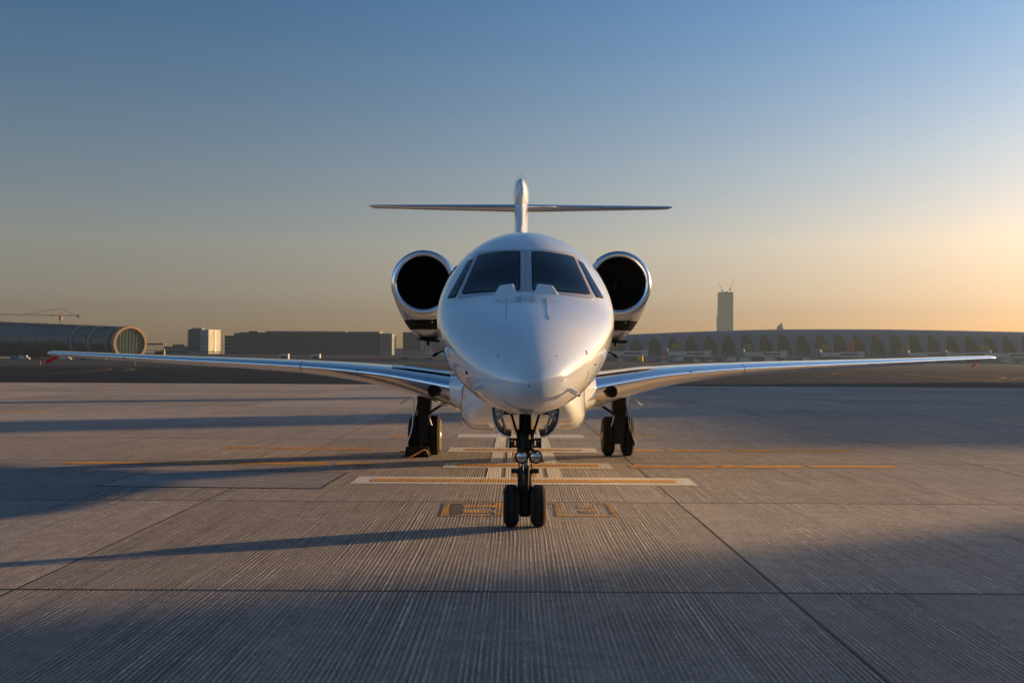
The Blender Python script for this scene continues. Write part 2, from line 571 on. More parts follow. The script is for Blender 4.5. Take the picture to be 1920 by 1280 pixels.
# taxi lines on the asphalt
def taxi_line(pts, w=.22):
    ps = [G(x, y) for x, y in pts]
    L_, R_ = [], []
    for i, p in enumerate(ps):
        d = (ps[min(i + 1, len(ps) - 1)] - ps[max(i - 1, 0)]).normalized()
        n = Vector((-d.y, d.x, 0)) * w
        L_.append((p.x + n.x, p.y + n.y, -.014))
        R_.append((p.x - n.x, p.y - n.y, -.014))
    k = len(ps)
    structure(MB().add(L_ + R_, [(i, k + i, k + i + 1, i + 1) for i in range(k - 1)]).build('taxiway_line', M['line_yellow']))
taxi_line([(-20, 687.6), (60, 687.8), (130, 688.3), (180, 689.3), (203, 690.6), (208, 691.6), (200, 693), (170, 695.5), (110, 698.5), (30, 701.5), (-30, 703)])
taxi_line([(232, 689.3), (245, 690.2), (252, 691.6), (242, 693.2), (232, 694.4)], .3)
taxi_line([(1570, 698.5), (1561, 699.2), (1558, 700.2), (1564, 701.5), (1600, 703.8), (1690, 707)])
taxi_line([(1564, 698.5), (1580, 697), (1600, 696.2)])
taxi_line([(1690, 700), (1715, 702.6), (1760, 706), (1830, 711.5), (1880, 715.5), (1930, 719.5)], .25)
taxi_line([(1740, 698), (1800, 700.2), (1860, 703.4), (1880, 706), (1883, 708), (1872, 710.3), (1840, 711.8), (1800, 712)])
taxi_line([(1893, 710.5), (1908, 708.8), (1922, 707.5)], .3)
taxi_line([(820, 696), (845, 694), (862, 692.5)], .3)
taxi_line([(1215, 686.6), (1235, 686.8)], 1.0)
taxi_line([(1637, 697.6), (1660, 698)], .4)

# ------------------------------------------------------------------ the jet
jet = thing('business_jet', 'white twin engined business jet parked nose on, polished wings spread wide', 'jet', (0, 10.5, 0))
JET_O = Vector((0, 10.5, 0))
class JB(MB):
    """mesh in world metres, stored relative to the jet's own origin"""
    def build(s, name, m, parent=None, smooth=40):
        s.v = [v - JET_O for v in s.v]
        return MB.build(s, name, m, parent or jet, smooth)

#            Y     half w  top    bottom  z of widest
FUS = [(8.30, .0,   1.450, 1.450, 1.450),
       (8.36, .150, 1.590, 1.335, 1.465),
       (8.50, .280, 1.705, 1.250, 1.490),
       (8.80, .440, 1.845, 1.185, 1.560),
       (9.30, .620, 2.010, 1.157, 1.700),
       (9.80, .745, 2.145, 1.153, 1.830),
       (10.30, .835, 2.275, 1.160, 1.945),
       (10.55, .868, 2.385, 1.165, 1.985),
       (11.00, .915, 2.675, 1.170, 2.050),
       (11.40, .943, 2.880, 1.178, 2.090),
       (12.00, .965, 3.055, 1.190, 2.130),
       (12.80, .978, 3.160, 1.200, 2.170),
       (13.60, .980, 3.195, 1.210, 2.205),
       (20.50, .980, 3.200, 1.220, 2.210),
       (23.00, .880, 3.160, 1.480, 2.320),
       (26.00, .560, 3.020, 2.000, 2.520),
       (29.30, .140, 2.800, 2.500, 2.650)]
_s = [math.sqrt(r[0] - 8.30) for r in FUS]
FI = [pchip(_s, [r[k] for r in FUS]) for k in range(1, 5)]
NR = 96
def fus_ring(Y):
    s = math.sqrt(max(Y - 8.30, 0))
    w, zt, zb, zw = (f(s) for f in FI)
    ring = []
    for k in range(NR):
        t = 2 * math.pi * k / NR
        c_, n_ = math.cos(t), math.sin(t)
        h = (zt - zw) if n_ > 0 else (zw - zb)
        # the upper nose and cockpit are a touch squarer than an ellipse
        e = 1.0
        ring.append((math.copysign(abs(c_) ** e, c_) * w, Y, zw + n_ * h))
    return ring
smax = math.sqrt(29.30 - 8.30)
ys = [8.30 + (smax * i / 130) ** 2 for i in range(1, 131)]
fm = JB().loft([[(0, 8.30, 1.45)] * NR] + [fus_ring(y) for y in ys], (False, True))
FV, FF = [v.copy() for v in fm.v], list(fm.f)
bvh = BVHTree.FromPolygons([tuple(v) for v in FV[NR:]], [tuple(i - NR for i in f) for f in FF if min(f) >= NR])
fuselage = fm.build('fuselage', M['paint'], smooth=60)
CAMP = Vector((CAMX, 0, CAMH))

def cast(x, y, off):
    d = (P(x, y, 10.0) - CAMP).normalized()
    loc, nrm, _, _ = bvh.ray_cast(CAMP, d)
    if loc is None:
        return None
    if nrm.dot(d) > 0:
        nrm = -nrm
    return loc + nrm * off

def side(Y, z, sgn, off):
    loc, nrm, _, _ = bvh.ray_cast(Vector((sgn * 4, Y, z)), Vector((-sgn, 0, 0)))
    if nrm.x * sgn < 0:
        nrm = -nrm
    return loc + nrm * off

def bez(p, q, bx, by, t):
    return (p[0] + (q[0] - p[0]) * t + 4 * bx * t * (1 - t), p[1] + (q[1] - p[1]) * t + 4 * by * t * (1 - t))

def skin_patch(fn, TL, TR, BR, BL, bt=(0, 0), bb=(0, 0), n=16, m=12, off=.006, inset=0.0, base=-.01, rc=.14):
    """thin raised panel lying on the fuselage skin, with rounded corners"""
    pts = {}
    rows = []
    for j in range(m + 1):
        v = j / m
        row = []
        for i in range(n + 1):
            u = i / n
            # round the corners by pulling them inwards
            uu, vv = u, v
            cu, cv = min(u, 1 - u), min(v, 1 - v)
            if cu < rc and cv < rc:
                du, dv = (rc - cu) / rc, (rc - cv) / rc
                l = math.hypot(du, dv)
                s = max(du, dv) / l if l > 0 else 1
                uu = (rc - (rc - cu) * s) if u < .5 else 1 - (rc - (rc - cu) * s)
                vv = (rc - (rc - cv) * s) if v < .5 else 1 - (rc - (rc - cv) * s)
            uu = inset + uu * (1 - 2 * inset)
            vv = inset + vv * (1 - 2 * inset)
            top = bez(TL, TR, bt[0], bt[1], uu)
            bot = bez(BL, BR, bb[0], bb[1], uu)
            row.append((top[0] + (bot[0] - top[0]) * vv, top[1] + (bot[1] - top[1]) * vv))
        rows.append(row)
    mb = JB()
    idx = {}
    for j in range(m + 1):
        for i in range(n + 1):
            p = fn(rows[j][i][0], rows[j][i][1], off)
            if p is None:
                continue
            idx[(i, j)] = len(mb.v)
            mb.v.append(p)
    for j in range(m):
        for i in range(n):
            k = [(i, j), (i + 1, j), (i + 1, j + 1), (i, j + 1)]
            if all(q in idx for q in k):
                mb.f.append(tuple(idx[q] for q in k))
    # skirt down into the skin
    loop = [(i, 0) for i in range(n)] + [(n, j) for j in range(m)] + [(n - i, m) for i in range(n)] + [(0, m - j) for j in range(m)]
    if all(q in idx for q in loop):
        o = len(mb.v)
        for (i, j) in loop:
            mb.v.append(fn(rows[j][i][0], rows[j][i][1], base))
        L_ = len(loop)
        for k in range(L_):
            mb.f.append((idx[loop[k]], idx[loop[(k + 1) % L_]], o + (k + 1) % L_, o + k))
    return mb

# windshield: surround, two panes each with a black seal
skin_patch(cast, (890, 473), (986, 467.5), (985.6, 547), (856, 562), (0, -2.2), (0, -2.5), n=20, off=.003, rc=.05).build('windshield_surround', M['paint_grey'], fuselage)
skin_patch(cast, (986.9, 467.5), (1081, 476), (1116, 562), (986.5, 547), (0, -2.2), (0, -2.5), n=20, off=.003, rc=.05).build('windshield_surround', M['paint_grey'], fuselage)
for q in (((896.5, 478.5), (975.8, 471.2), (975.8, 546), (864.5, 552.5)), ((996.2, 471.2), (1076, 481.5), (1108, 553.5), (997.6, 545))):
    sgn = 1 if q[0][0] > 980 else -1
    bt = (0, -2.6) if sgn < 0 else (0, -2.2)
    wsd = skin_patch(cast, *q, bt, (0, -1.2), off=.0055, rc=.055, n=28, m=20).build('windshield', M['seal'])
    skin_patch(cast, *q, bt, (0, -1.2), off=.0085, inset=.03, rc=.055, n=28, m=20).build('pane', M['glass'], wsd)
# side cockpit windows, then the cabin windows
for sgn in (-1, 1):
    f = lambda y, z, off, s=sgn: side(y, z, s, off)
    q = ((877, 489.5), (888, 485), (854, 558), (838.4, 559.5)) if sgn < 0 else ((1082.5, 486.5), (1093.5, 493.5), (1132.5, 560), (1118, 558))
    w = skin_patch(cast, *q, off=.005, rc=.10).build('side_window', M['seal'])
    skin_patch(cast, *q, off=.008, inset=.05, rc=.10).build('pane', M['glass'], w)
    for q in (((11.75, 2.67), (12.10, 2.66), (12.2, 2.24), (11.78, 2.23)),):
        w = skin_patch(f, *q, off=.006, rc=.12).build('side_window', M['seal'])
        skin_patch(f, *q, off=.009, inset=.03, rc=.12).build('pane', M['glass'], w)
    for k in range(6):
        y = 14.0 + k * .86
        w = skin_patch(f, (y, 2.62), (y + .30, 2.62), (y + .30, 2.22), (y, 2.22), off=.004, rc=.4, n=10, m=10).build('cabin_window', M['seal'])
        skin_patch(f, (y, 2.62), (y + .30, 2.62), (y + .30, 2.22), (y, 2.22), off=.006, inset=.06, rc=.4, n=10, m=10).build('pane', M['glass'], w)
# bleed air hoods below the panes
def hood(xs_top, xs_bot, yt, yb):
    (xa, xb), (ca, cb) = xs_top, xs_bot
    front = [cast(ca, yb, -.006), cast(cb, yb, -.006)]
    t0, t1 = P(xa, yt + (3 if xa < 980 else 0), 10.37), P(xb, yt + (0 if xa < 980 else 3), 10.37)
    rings = [[front[0], front[1], front[1] + Vector((0, .55, .0)), front[0] + Vector((0, .55, .0))],
             [t0, t1, t1 + Vector((0, .40, -.02)), t0 + Vector((0, .40, -.02))]]
    mb = JB().loft(rings, (True, True))
    o = mb.build('air_hood', M['paint'], smooth=None)
    bv = o.modifiers.new('bevel', 'BEVEL')
    bv.width = .018
    bv.segments = 3
    return o
hood((937, 962), (925, 972), 531, 553)
hood((1008, 1036), (1000, 1050), 531, 553)
# skin details: access panel gaps, drain dots, vents
def skin_line(pts, w=.004, off=.0015, name='panel_gap', m='panel_line'):
    ps = [cast(x, y, off) for x, y in pts]
    JB().tube([p for p in ps if p is not None], w, 6).build(name, M[m], fuselage)
skin_line([(949, 558), (949.5, 572), (949, 588), (948, 599)], .0028)
skin_line([(1025, 558), (1026, 575), (1027, 592), (1030, 599)], .0035)
skin_line([(935, 667), (948, 681), (960, 692), (967, 697)], .0008)
skin_line([(1043, 667), (1030, 681), (1018, 691), (1012, 697)], .0008)
skin_line([(1103, 695), (1101, 706), (1096, 716)], .003)
skin_line([(984, 736), (972, 748), (968, 757)], .0009)
skin_line([(1003, 735), (1012, 745), (1018, 756)], .0009)
for x, y, r in ((934.5, 666, .006), (1043.5, 667, .005), (991.5, 719, .006), (991.5, 723, .006), (875.5, 697, .012), (875.8, 700, .012), (1099, 659, .008), (1100, 663, .008), (1115.5, 683, .009)):
    p = cast(x, y, .001)
    JB().lathe([(0.001, -.002), (r, -.002), (r, .002), (0.001, .002)], p, 'Y', 12).build('skin_port', M['black'], fuselage)
# pitot heads below the nose and angle vanes on its sides
for sgn, q in ((-1, ((905, 724), (899, 728), (892, 733))), (1, ((1066, 730), (1073, 726), (1080, 729), (1089, 734)))):
    p0 = cast(*q[0], -.01)
    n0 = cast(*q[0], .10) - cast(*q[0], 0)
    out = p0 + n0 * 1.0
    mb = JB().tube([p0, p0 + n0 * .5, out + Vector((0, -.02, 0))], [.018, .016, .014], 10)
    mb.tube([out + Vector((0, .03, 0)), out + Vector((0, -.10, 0)), out + Vector((0, -.16, 0))], [.016, .016, .010], 12)
    mb.build('pitot_head', M['chrome'])
for sgn in (-1, 1):
    p = side(11.0, 1.72, sgn, 0)
    JB().tube([p, p + Vector((sgn * .07, 0, -.03))], .009, 8).tube([p + Vector((sgn * .06, 0, -.026)), p + Vector((sgn * .10, .02, -.05))], .017, 8).build('angle_vane', M['black'])

# belly fairing, with the wing root blisters on it
def rr_ring(Y, hw, zt, zb, r, n=10):
    pts = []
    for cx_, cz_, a0 in ((hw - r, zb + r, -90), (hw - r * .4, zt - r * .4, 0), (-hw + r * .4, zt - r * .4, 90), (-hw + r, zb + r, 180)):
        rad = r if cz_ < (zt + zb) / 2 else r * .4
        for k in range(n + 1):
            t = R(a0 + 90 * k / n)
            pts.append((cx_ + rad * math.cos(t), Y, cz_ + rad * math.sin(t)))
    return pts
BF = [(12.80, .42, 1.40, 1.19, .06), (13.0, .56, 1.40, 1.03, .12), (13.3, .70, 1.42, .87, .17), (13.7, .79, 1.46, .76, .20),
      (14.2, .83, 1.5, .70, .22), (15.0, .85, 1.5, .69, .22), (17.0, .86, 1.5, .80, .22), (19.0, .80, 1.5, .95, .2), (20.5, .55, 1.45, 1.1, .1), (21.2, .3, 1.4, 1.2, .05)]
bi = [pchip([b[0] for b in BF], [b[k] for b in BF]) for k in range(1, 5)]
JB().loft([rr_ring(Y, *(f(Y) for f in bi)) for Y in [12.8 + (21.2 - 12.8) * (i / 60) ** 1.4 for i in range(61)]]).build('belly_fairing', M['paint'], smooth=50)

# wings
LEz = pchip([.6, 1.0, 2.2, 3.5, 6.5, 9.69], [1.17, 1.235, 1.41, 1.50, 1.605, 1.715])
THK = pchip([.6, 1.0, 2.2, 3.5, 6.5, 9.69], [.46, .43, .30, .225, .155, .105])
CHD = pchip([.6, 1.0, 3.5, 9.69], [4.7, 4.35, 2.45, 1.0])
def LEy(x):
    return 14.85 + (x - 1.0) * .7837
def foil(u):
    """half thickness at chord fraction u, thickness 1"""
    return 5 * (.2969 * math.sqrt(u) - .126 * u - .3516 * u * u + .2843 * u**3 - .1036 * u**4)
def wing_pt(x, u, up, tw=0):
    c_, t_ = CHD(x), THK(x)
    # blunter nose than the plain section; a little camber and washout towards the tail
    z = foil(u) * t_ * (1.0 if up else -.92 * (1 + .62 * max(0, min(1, (3.6 - x) / 2.6))))
    return Vector((x, LEy(x) + u * c_, LEz(x) + z - .035 * c_ * u * u))
def wing(sgn):
    root = None
    sx = [1.02 + (9.55 - 1.02) * i / 60 for i in range(61)]
    UL = .085
    up_u = [UL + (1 - UL) * (i / 18) ** 1.3 for i in range(19)]
    lo_u = up_u[::-1]
    def ring(x, k=1.0):
        r = [wing_pt(x, u, True) for u in up_u] + [wing_pt(x, u, False) for u in lo_u[1:]]
        if k < 1:
            zc = LEz(x)
            r = [Vector((p.x, p.y + (1 - k) * .25, zc + (p.z - zc) * k)) for p in r]
        return [Vector((sgn * p.x, p.y, p.z)) for p in r]
    tips = [(9.60, .93), (9.64, .78), (9.67, .55), (9.685, .25)]
    body = JB().loft([ring(x) for x in sx] + [ring(x, k) for x, k in tips]).build('wing', M['paint'], smooth=45)
    le_u = [UL * (1 - math.cos(math.pi / 2 * i / 14)) for i in range(15)]
    def lring(x, k=1.0, grow=.0015):
        r = [wing_pt(x, u, False) for u in le_u[::-1]] + [wing_pt(x, u, True) for u in le_u[1:]]
        out = []
        for p in r:
            z = p.z + math.copysign(grow, p.z - LEz(x))
            q = Vector((p.x, p.y - grow, z))
            if k < 1:
                q = Vector((q.x, q.y + (1 - k) * .25, LEz(x) + (q.z - LEz(x)) * k))
            out.append(Vector((sgn * q.x, q.y, q.z)))
        return out
    # polished edge in two lengths with a thin joint between
    segs = [[x for x in sx if x <= 3.5] + [3.497], [3.506] + [x for x in sx if x > 3.51]]
    for i, sg in enumerate(segs):
        sg = sorted(set(sg))
        rings = [lring(x) for x in sg]
        if i == 1:
            rings += [lring(x, k) for x, k in tips]
        JB().loft(rings, (True, True)).build('leading_edge', M['metal'], body, smooth=50)
    jr = [wing_pt(3.5015, u, False) for u in [.05, .02, .006, .0]] + [wing_pt(3.5015, u, True) for u in [.004, .02, .05, .085]]
    JB().tube([Vector((sgn * p.x, p.y - .002, p.z)) for p in jr], .0055, 6).build('edge_joint', M['black'], body)
    # root cuff, painted
    cuff = JB()
    ux = [(i / 22) ** 1.6 for i in range(23)]
    rings = []
    for x, g in ((.55, .10), (.75, .055), (.90, .025), (1.0, .008), (1.025, .004)):
        r = [wing_pt(x, u, True) + Vector((0, -g * (1 - u), g)) for u in ux] + [wing_pt(x, u, False) + Vector((0, -g * (1 - u), -g * 1.6)) for u in ux[::-1][1:-1]]
        rings.append([Vector((sgn * p.x, p.y, p.z)) for p in r])
    cuff.loft(rings).build('wing_root_cuff', M['paint'], smooth=50)
    # landing lamp in the edge: dark round bezel with a lens inside
    lx = 1.245
    Mr = Matrix.Rotation(sgn * R(20), 3, 'Z') @ Matrix.Rotation(R(0), 3, 'X')
    lp = wing_pt(lx, .0, False)
    c0 = Vector((sgn * lp.x, lp.y + .012, LEz(lx) - .085))
    lamp = JB().lathe([(.001, .05), (.080, .05), (.083, -.05), (.074, -.056), (.066, -.035), (.001, -.034)], c0, 'Y', 28, Mr).build('landing_light', M['black'], body)
    # dark slot above the root, behind the polished edge
    mb = JB()
    sl = []
    for i in range(13):
        x = 1.04 + (1.95 - 1.04) * i / 12
        a_ = wing_pt(x, UL + .0005, True)
        sl.append((sgn * x, a_.y - .004, a_.z + .006))
    mb.tube(sl, [.016] * 9 + [.013, .010, .007, .003], 8)
    mb.build('edge_slot', M['black'], body)
    st = [Vector((p[0], p[1] + .10, p[2] + .036)) for p in sl]
    rings = []
    for i, p in enumerate(st):
        k = 1 - max(0, (i - 8) / 4.2)
        rings.append([p + Vector((0, -.075, -.036)), p + Vector((0, -.06, .012 * k)), p + Vector((0, .03, .026 * k)), p + Vector((0, .4, .02 * k)), p + Vector((0, .5, -.06))])
    JB().loft(rings).build('fence_fairing', M['paint'], body)
    # small vortex tab under the edge
    for x in ((2.45, 7.4) if sgn < 0 else (2.5, 6.9)):
        p = wing_pt(x, .006, x < 5)
        JB().box((sgn * x - .05, p.y + .0, p.z - .008), (sgn * x + .05, p.y + .06, p.z + .004)).build('stall_strip', M['black'], body)
    # drain mast below
    p = wing_pt(1.95, .35, False)
    JB().tube([(sgn * 1.86, 17.6, .99), (sgn * 2.02, 17.7, .885)], [.013, .010], 8).build('drain_mast', M['chrome'], body)
    return body
wing_l, wing_r = wing(-1), wing(1)

# engines
def nacelle(sgn):
    cx_, cz_ = sgn * 2.05, 3.235
    n = 64
    def ring(Y, rw, ru, rd, kx=0):
        return [Vector((cx_ + kx + rw * math.cos(t), Y, cz_ + (ru if math.sin(t) > 0 else rd) * math.sin(t))) for t in (2 * math.pi * k / n for k in range(n))]
    # lip: half torus from duct to outer cowl
    r0, r1 = .530, .688
    rm, rt = (r0 + r1) / 2, (r1 - r0) / 2
    lipr = []
    for i in range(15):
        a_ = math.pi * i / 14
        rr = rm - rt * math.cos(a_)
        yy = 22.42 - .13 * math.sin(a_)
        lipr.append(ring(yy, rr, rr, rr + (.05 if i > 10 else .05 * i / 11 * .6) * (i / 14)))
    cw = [(22.42, .688, .688, .715), (22.58, .694, .694, .80), (22.85, .697, .697, .96), (23.2, .69, .69, 1.10), (23.7, .69, .69, 1.18), (24.6, .68, .69, 1.16), (25.6, .60, .62, .95), (26.4, .48, .50, .62)]
    k1 = [pchip([c_[0] for c_ in cw], [c_[k] for c_ in cw]) for k in range(1, 4)]
    rings = [ring(Y, *(f(Y) for f in k1)) for Y in [22.425 + (26.4 - 22.425) * i / 40 for i in range(41)]]
    mb = JB().loft(rings, (False, True))
    me = bpy.data.meshes.new('x')
    me.from_pydata([tuple(v) for v in mb.v], [], mb.f)
    root = None
    parts = (('nacelle', 2.465, 9, M['cowl']), ('lower_cowl', 2.265, 2.465, M['black']), ('keel_panel', 0, 2.265, M['cowl']))
    for nm, zlo, zhi, m in parts:
        bm = bmesh.new()
        bm.from_mesh(me)
        for z, inner in ((zlo, True), (zhi, False)):
            bmesh.ops.bisect_plane(bm, geom=bm.verts[:] + bm.edges[:] + bm.faces[:], plane_co=(0, 0, z), plane_no=(0, 0, 1), clear_inner=inner, clear_outer=not inner)
        v = [x.co.copy() for x in bm.verts]
        bm.verts.index_update()
        f = [tuple(q.index for q in x.verts) for x in bm.faces]
        bm.free()
        j = JB()
        j.v, j.f = v, f
        o = j.build(nm, m, root, smooth=45)
        if root is None:
            root = o
    bpy.data.meshes.remove(me)
    JB().loft(lipr, (False, False)).build('inlet_lip', M['lip'], root, smooth=60)
    JB().loft([ring(22.42, .530, .530, .530), ring(22.7, .522, .522, .522), ring(23.25, .535, .535, .535)], (False, False)).build('inlet_duct', M['duct'], root, smooth=50)
    JB().lathe([(.001, 22.97), (.06, 22.99), (.13, 23.08), (.17, 23.22)], (cx_, 0, cz_), 'Y', 24).build('spinner', M['fan'], root, smooth=40)
    fb = JB()
    for k in range(24):
        Mx = Matrix.Translation((cx_, 0, cz_)) @ Matrix.Rotation(2 * math.pi * k / 24, 4, 'Y')
        fb.add([Mx @ Vector(p) for p in ((.15, 23.20, -.03), (.53, 23.15, -.075), (.53, 23.24, .075), (.15, 23.25, .03))], [(0, 1, 2, 3)])
    fb.build('fan', M['fan'], root, smooth=None)
    JB().lathe([(.001, 23.29), (.54, 23.29), (.54, 23.32), (.001, 23.32)], (cx_, 0, cz_), 'Y', 40).build('fan_backing', M['duct'], root)
    # seam between lip and cowl low down, and a drain with mast below the keel
    JB().tube([Vector((cx_ + .663 * math.cos(t), 22.60, cz_ + .82 * math.sin(t))) for t in (R(190 + 160 * k / 40) for k in range(41))], .007, 6).build('cowl_seam', M['black'], root)
    MB_ = JB().prism([(cx_ - sgn * .02 - .26, 23.3, 2.085), (cx_ - sgn * .02 + .30, 23.3, 2.055), (cx_ - sgn * .02 + .30, 23.3, 2.005), (cx_ - sgn * .02 - .2, 23.3, 2.045)], (0, 1.4, 0))
    MB_.build('drain_fairing', M['black'], root)
    JB().tube([(cx_ + .02, 23.4, 2.05), (cx_ + .02, 23.4, 1.93)], .03, 8).build('drain_mast', M['black'], root)
    # pylon to the fuselage
    py = JB()
    rg = []
    for x in (.70, 1.45):
        rg.append([Vector((sgn * x, 23.0 + 3.2 * u, 3.0 + (x - .7) * .22 + s * .17 * math.sin(math.pi * min(1, u ** .6)))) for u, s in
                   [(i / 10, 1) for i in range(11)] + [(1 - i / 10, -1) for i in range(1, 10)]])
    py.loft(rg).build('pylon', M['paint'], root)
    # sensor pin on the cowl face
    JB().lathe([(.001, -.03), (.014, -.03), (.018, .02), (.001, .02)], (cx_ + .17, 22.64, cz_ - .82), 'Y', 12).build('sensor_pin', M['chrome'], root)
    return root
nac_l, nac_r = nacelle(-1), nacelle(1)

# fin, bullet and tailplane
rings = []
for i in range(25):
    z = 2.6 + (5.75 - 2.6) * i / 24
    le = 21.9 + (z - 2.9) * 1.25
    ch_ = 5.0 - (z - 2.6) * .55
    hw = .165 + .02 * max(0, (z - 4.6))
    rg = []
    us = [(k / 14) ** 1.8 for k in range(15)]
    for u in us:
        rg.append((foil(u) / .5 * hw, le + u * ch_, z))
    for u in us[::-1][1:-1]:
        rg.append((-foil(u) / .5 * hw, le + u * ch_, z))
    rings.append(rg)
fin = JB().loft(rings).build('fin', M['paint'], smooth=50)
rings = []
for i in range(31):
    u = i / 30
    Y = 24.55 + 4.2 * u
    k = (1 - (1 - min(1, u / .28)) ** 2.0) ** .5 * (1 if u < .5 else max(.02, 1 - ((u - .5) / .5) ** 2))
    rings.append([(.19 * k * math.cos(t), Y, 5.545 + (.43 * k) * math.sin(t) - .02 * u) for t in (2 * math.pi * j / 40 for j in range(40))])
JB().loft(rings).build('tail_bullet', M['paint'], fin, smooth=60)
JB().tube([(.178 * math.cos(t), 25.05, 5.545 + .405 * math.sin(t)) for t in (R(30 + 120 * k / 20) for k in range(21))], .004, 6).build('panel_gap', M['panel_line'], fin)
def tailplane(sgn):
    rings = []
    edge = []
    for i in range(31):
        s = i / 30
        x = .10 + (3.98 - .10) * s
        le = 25.35 + (27.9 - 25.35) * s
        c_ = 2.2 - 1.15 * s
        t_ = .165 - .082 * s
        z = 5.275 + (5.64 - 5.275) * s
        k = 1 if s < .985 else .35
        us = [(q / 14) ** 1.8 for q in range(15)]
        rings.append([(sgn * x, le + u * c_, z + foil(u) * t_ * k + u * c_ * .07) for u in us] + [(sgn * x, le + u * c_, z - foil(u) * t_ * k + u * c_ * .07) for u in us[::-1][1:-1]])
    return JB().loft(rings).build('tailplane', M['metal'], smooth=50)
tailplane(-1)
tailplane(1)

# nose gear
NG = 10.5
def tyre_prof(r, w, rim):
    h = w / 2
    return [(rim, -h * .86), (rim + .012, -h * .95), (rim + (r - rim) * .45, -h), (r - .035 * r / .2 * .8, -h * .93), (r - .006, -h * .62), (r, -h * .3), (r, h * .3), (r - .006, h * .62),
            (r - .035 * r / .2 * .8, h * .93), (rim + (r - rim) * .45, h), (rim + .012, h * .95), (rim, h * .86)]
def wheel(c, r, w, rim, sgn):
    ty = JB().lathe(tyre_prof(r, w, rim), c, 'X', 48).build('wheel', M['rubber'], smooth=40)
    h = w / 2
    JB().lathe([(.001, -h * 1.16), (rim * .22, -h * 1.14), (rim * .35, -h * 1.02), (rim * .45, -h * .45), (rim * .85, -h * .5), (rim + .002, -h * .84), (rim + .002, h * .84), (rim * .85, h * .5), (rim * .45, h * .45), (rim * .35, h * 1.02), (rim * .22, h * 1.14), (.001, h * 1.16)], c, 'X', 36).build('rim', M['rim'], ty, smooth=35)
    for k in (-1, 1):
        JB().lathe([(rim + .006, k * h * .93), (rim + (r - rim) * .25, k * (h * 1.0 + .004)), (rim + (r - rim) * .5, k * (h + .008)), (rim + (r - rim) * .68, k * h * .985)], c, 'X', 48).build('sidewall', M['dusty_rubber'], ty, smooth=60)
    # shallow tread grooves
    for a_ in (-.22, .22):
        JB().lathe([(r + .0006, a_ * w - .004), (r + .0012, a_ * w), (r + .0006, a_ * w + .004)], c, 'X', 48).build('tread_groove', M['black'], ty)
    return ty
for sgn in (-1, 1):
    wheel((sgn * .134, NG, .205), .205, .138, .10, sgn)
st = JB()
st.tube([(0, NG, .10), (0, NG, .13), (0, NG, .50)], [.045, .07, .075], 20)
st.lathe([(.001, .50), (.078, .50), (.082, .53), (.06, .58), (.001, .58)], (0, NG, 0), 'Z', 24)
st.box((-.135, NG - .05, .525), (.135, NG + .05, .565))
st.tube([(-.20, NG, .205), (.20, NG, .205)], .028, 14)
st.build('nose_strut', M['gear'])
JB().tube([(0, NG, .57), (0, NG, .70)], .037, 20).build('piston', M['chrome'])
us_ = JB()
us_.lathe([(.001, .68), (.072, .68), (.078, .74), (.062, .80), (.062, 1.22), (.001, 1.22)], (0, NG, 0), 'Z', 28)
us_.prism([(-.095, NG - .02, .95), (.095, NG - .02, .95), (.068, NG - .02, .78), (-.068, NG - .02, .78)], (0, .05, 0))
us_.build('upper_strut', M['gear'], smooth=40)
for sgn in (-1, 1):
    JB().tube([(sgn * .085, NG, .93), (sgn * .155, NG - .02, 1.16)], .012, 10).build('side_brace', M['gear'])
    jb = JB()
    for (x0, x1, z0, z1) in ((.07, .155, .845, .862), (.07, .155, .775, .79), (.075, .092, .775, .862), (.138, .158, .77, .868), (.108, .12, .78, .86)):
        jb.box((min(sgn * x0, sgn * x1), NG - .045, z0), (max(sgn * x0, sgn * x1), NG + .03, z1))
    jb.tube([(sgn * .13, NG - .06, .815), (sgn * .13, NG + .04, .815)], .02, 10)
    jb.build('steering_link', M['gear'])
for k, (lx) in enumerate((-.034, .102)):
    c_ = (lx, NG - .22, .702)
    tl = JB().lathe([(.001, .07), (.040, .06), (.062, .0), (.066, -.015), (.060, -.022), (.056, -.012)], c_, 'Y', 28).build('taxi_light', M['black'])
    JB().lathe([(.056, -.012), (.045, -.020), (.025, -.026), (.001, -.028)], c_, 'Y', 28).build('lens', M['lens'], tl)
JB().tube([(-.034, NG - .2, .74), (-.07, NG - .15, .76), (0, NG - .06, .77), (.07, NG - .15, .76), (.102, NG - .2, .74)], .014, 8).build('light_bracket', M['gear'])
JB().tube([(-.03, NG - .09, .60), (-.02, NG - .17, .42), (-.02, NG - .06, .30)], .013, 8).tube([(.03, NG - .09, .60), (.02, NG - .17, .42), (.02, NG - .06, .30)], .013, 8).build('torque_link', M['gear'])
JB().tube([(-.06, NG - .07, .9), (-.075, NG - .085, .75), (-.06, NG - .08, .62), (-.05, NG - .08, .45)], .006, 6).build('hose', M['rubber'])
JB().tube([(.055, NG - .07, .95), (.08, NG - .085, .8), (.06, NG - .08, .6), (.055, NG - .08, .4)], .006, 6).build('hose', M['rubber'])
JB().box((-.20, 9.72, 1.135), (.20, 10.95, 1.19)).build('gear_bay', M['duct'])
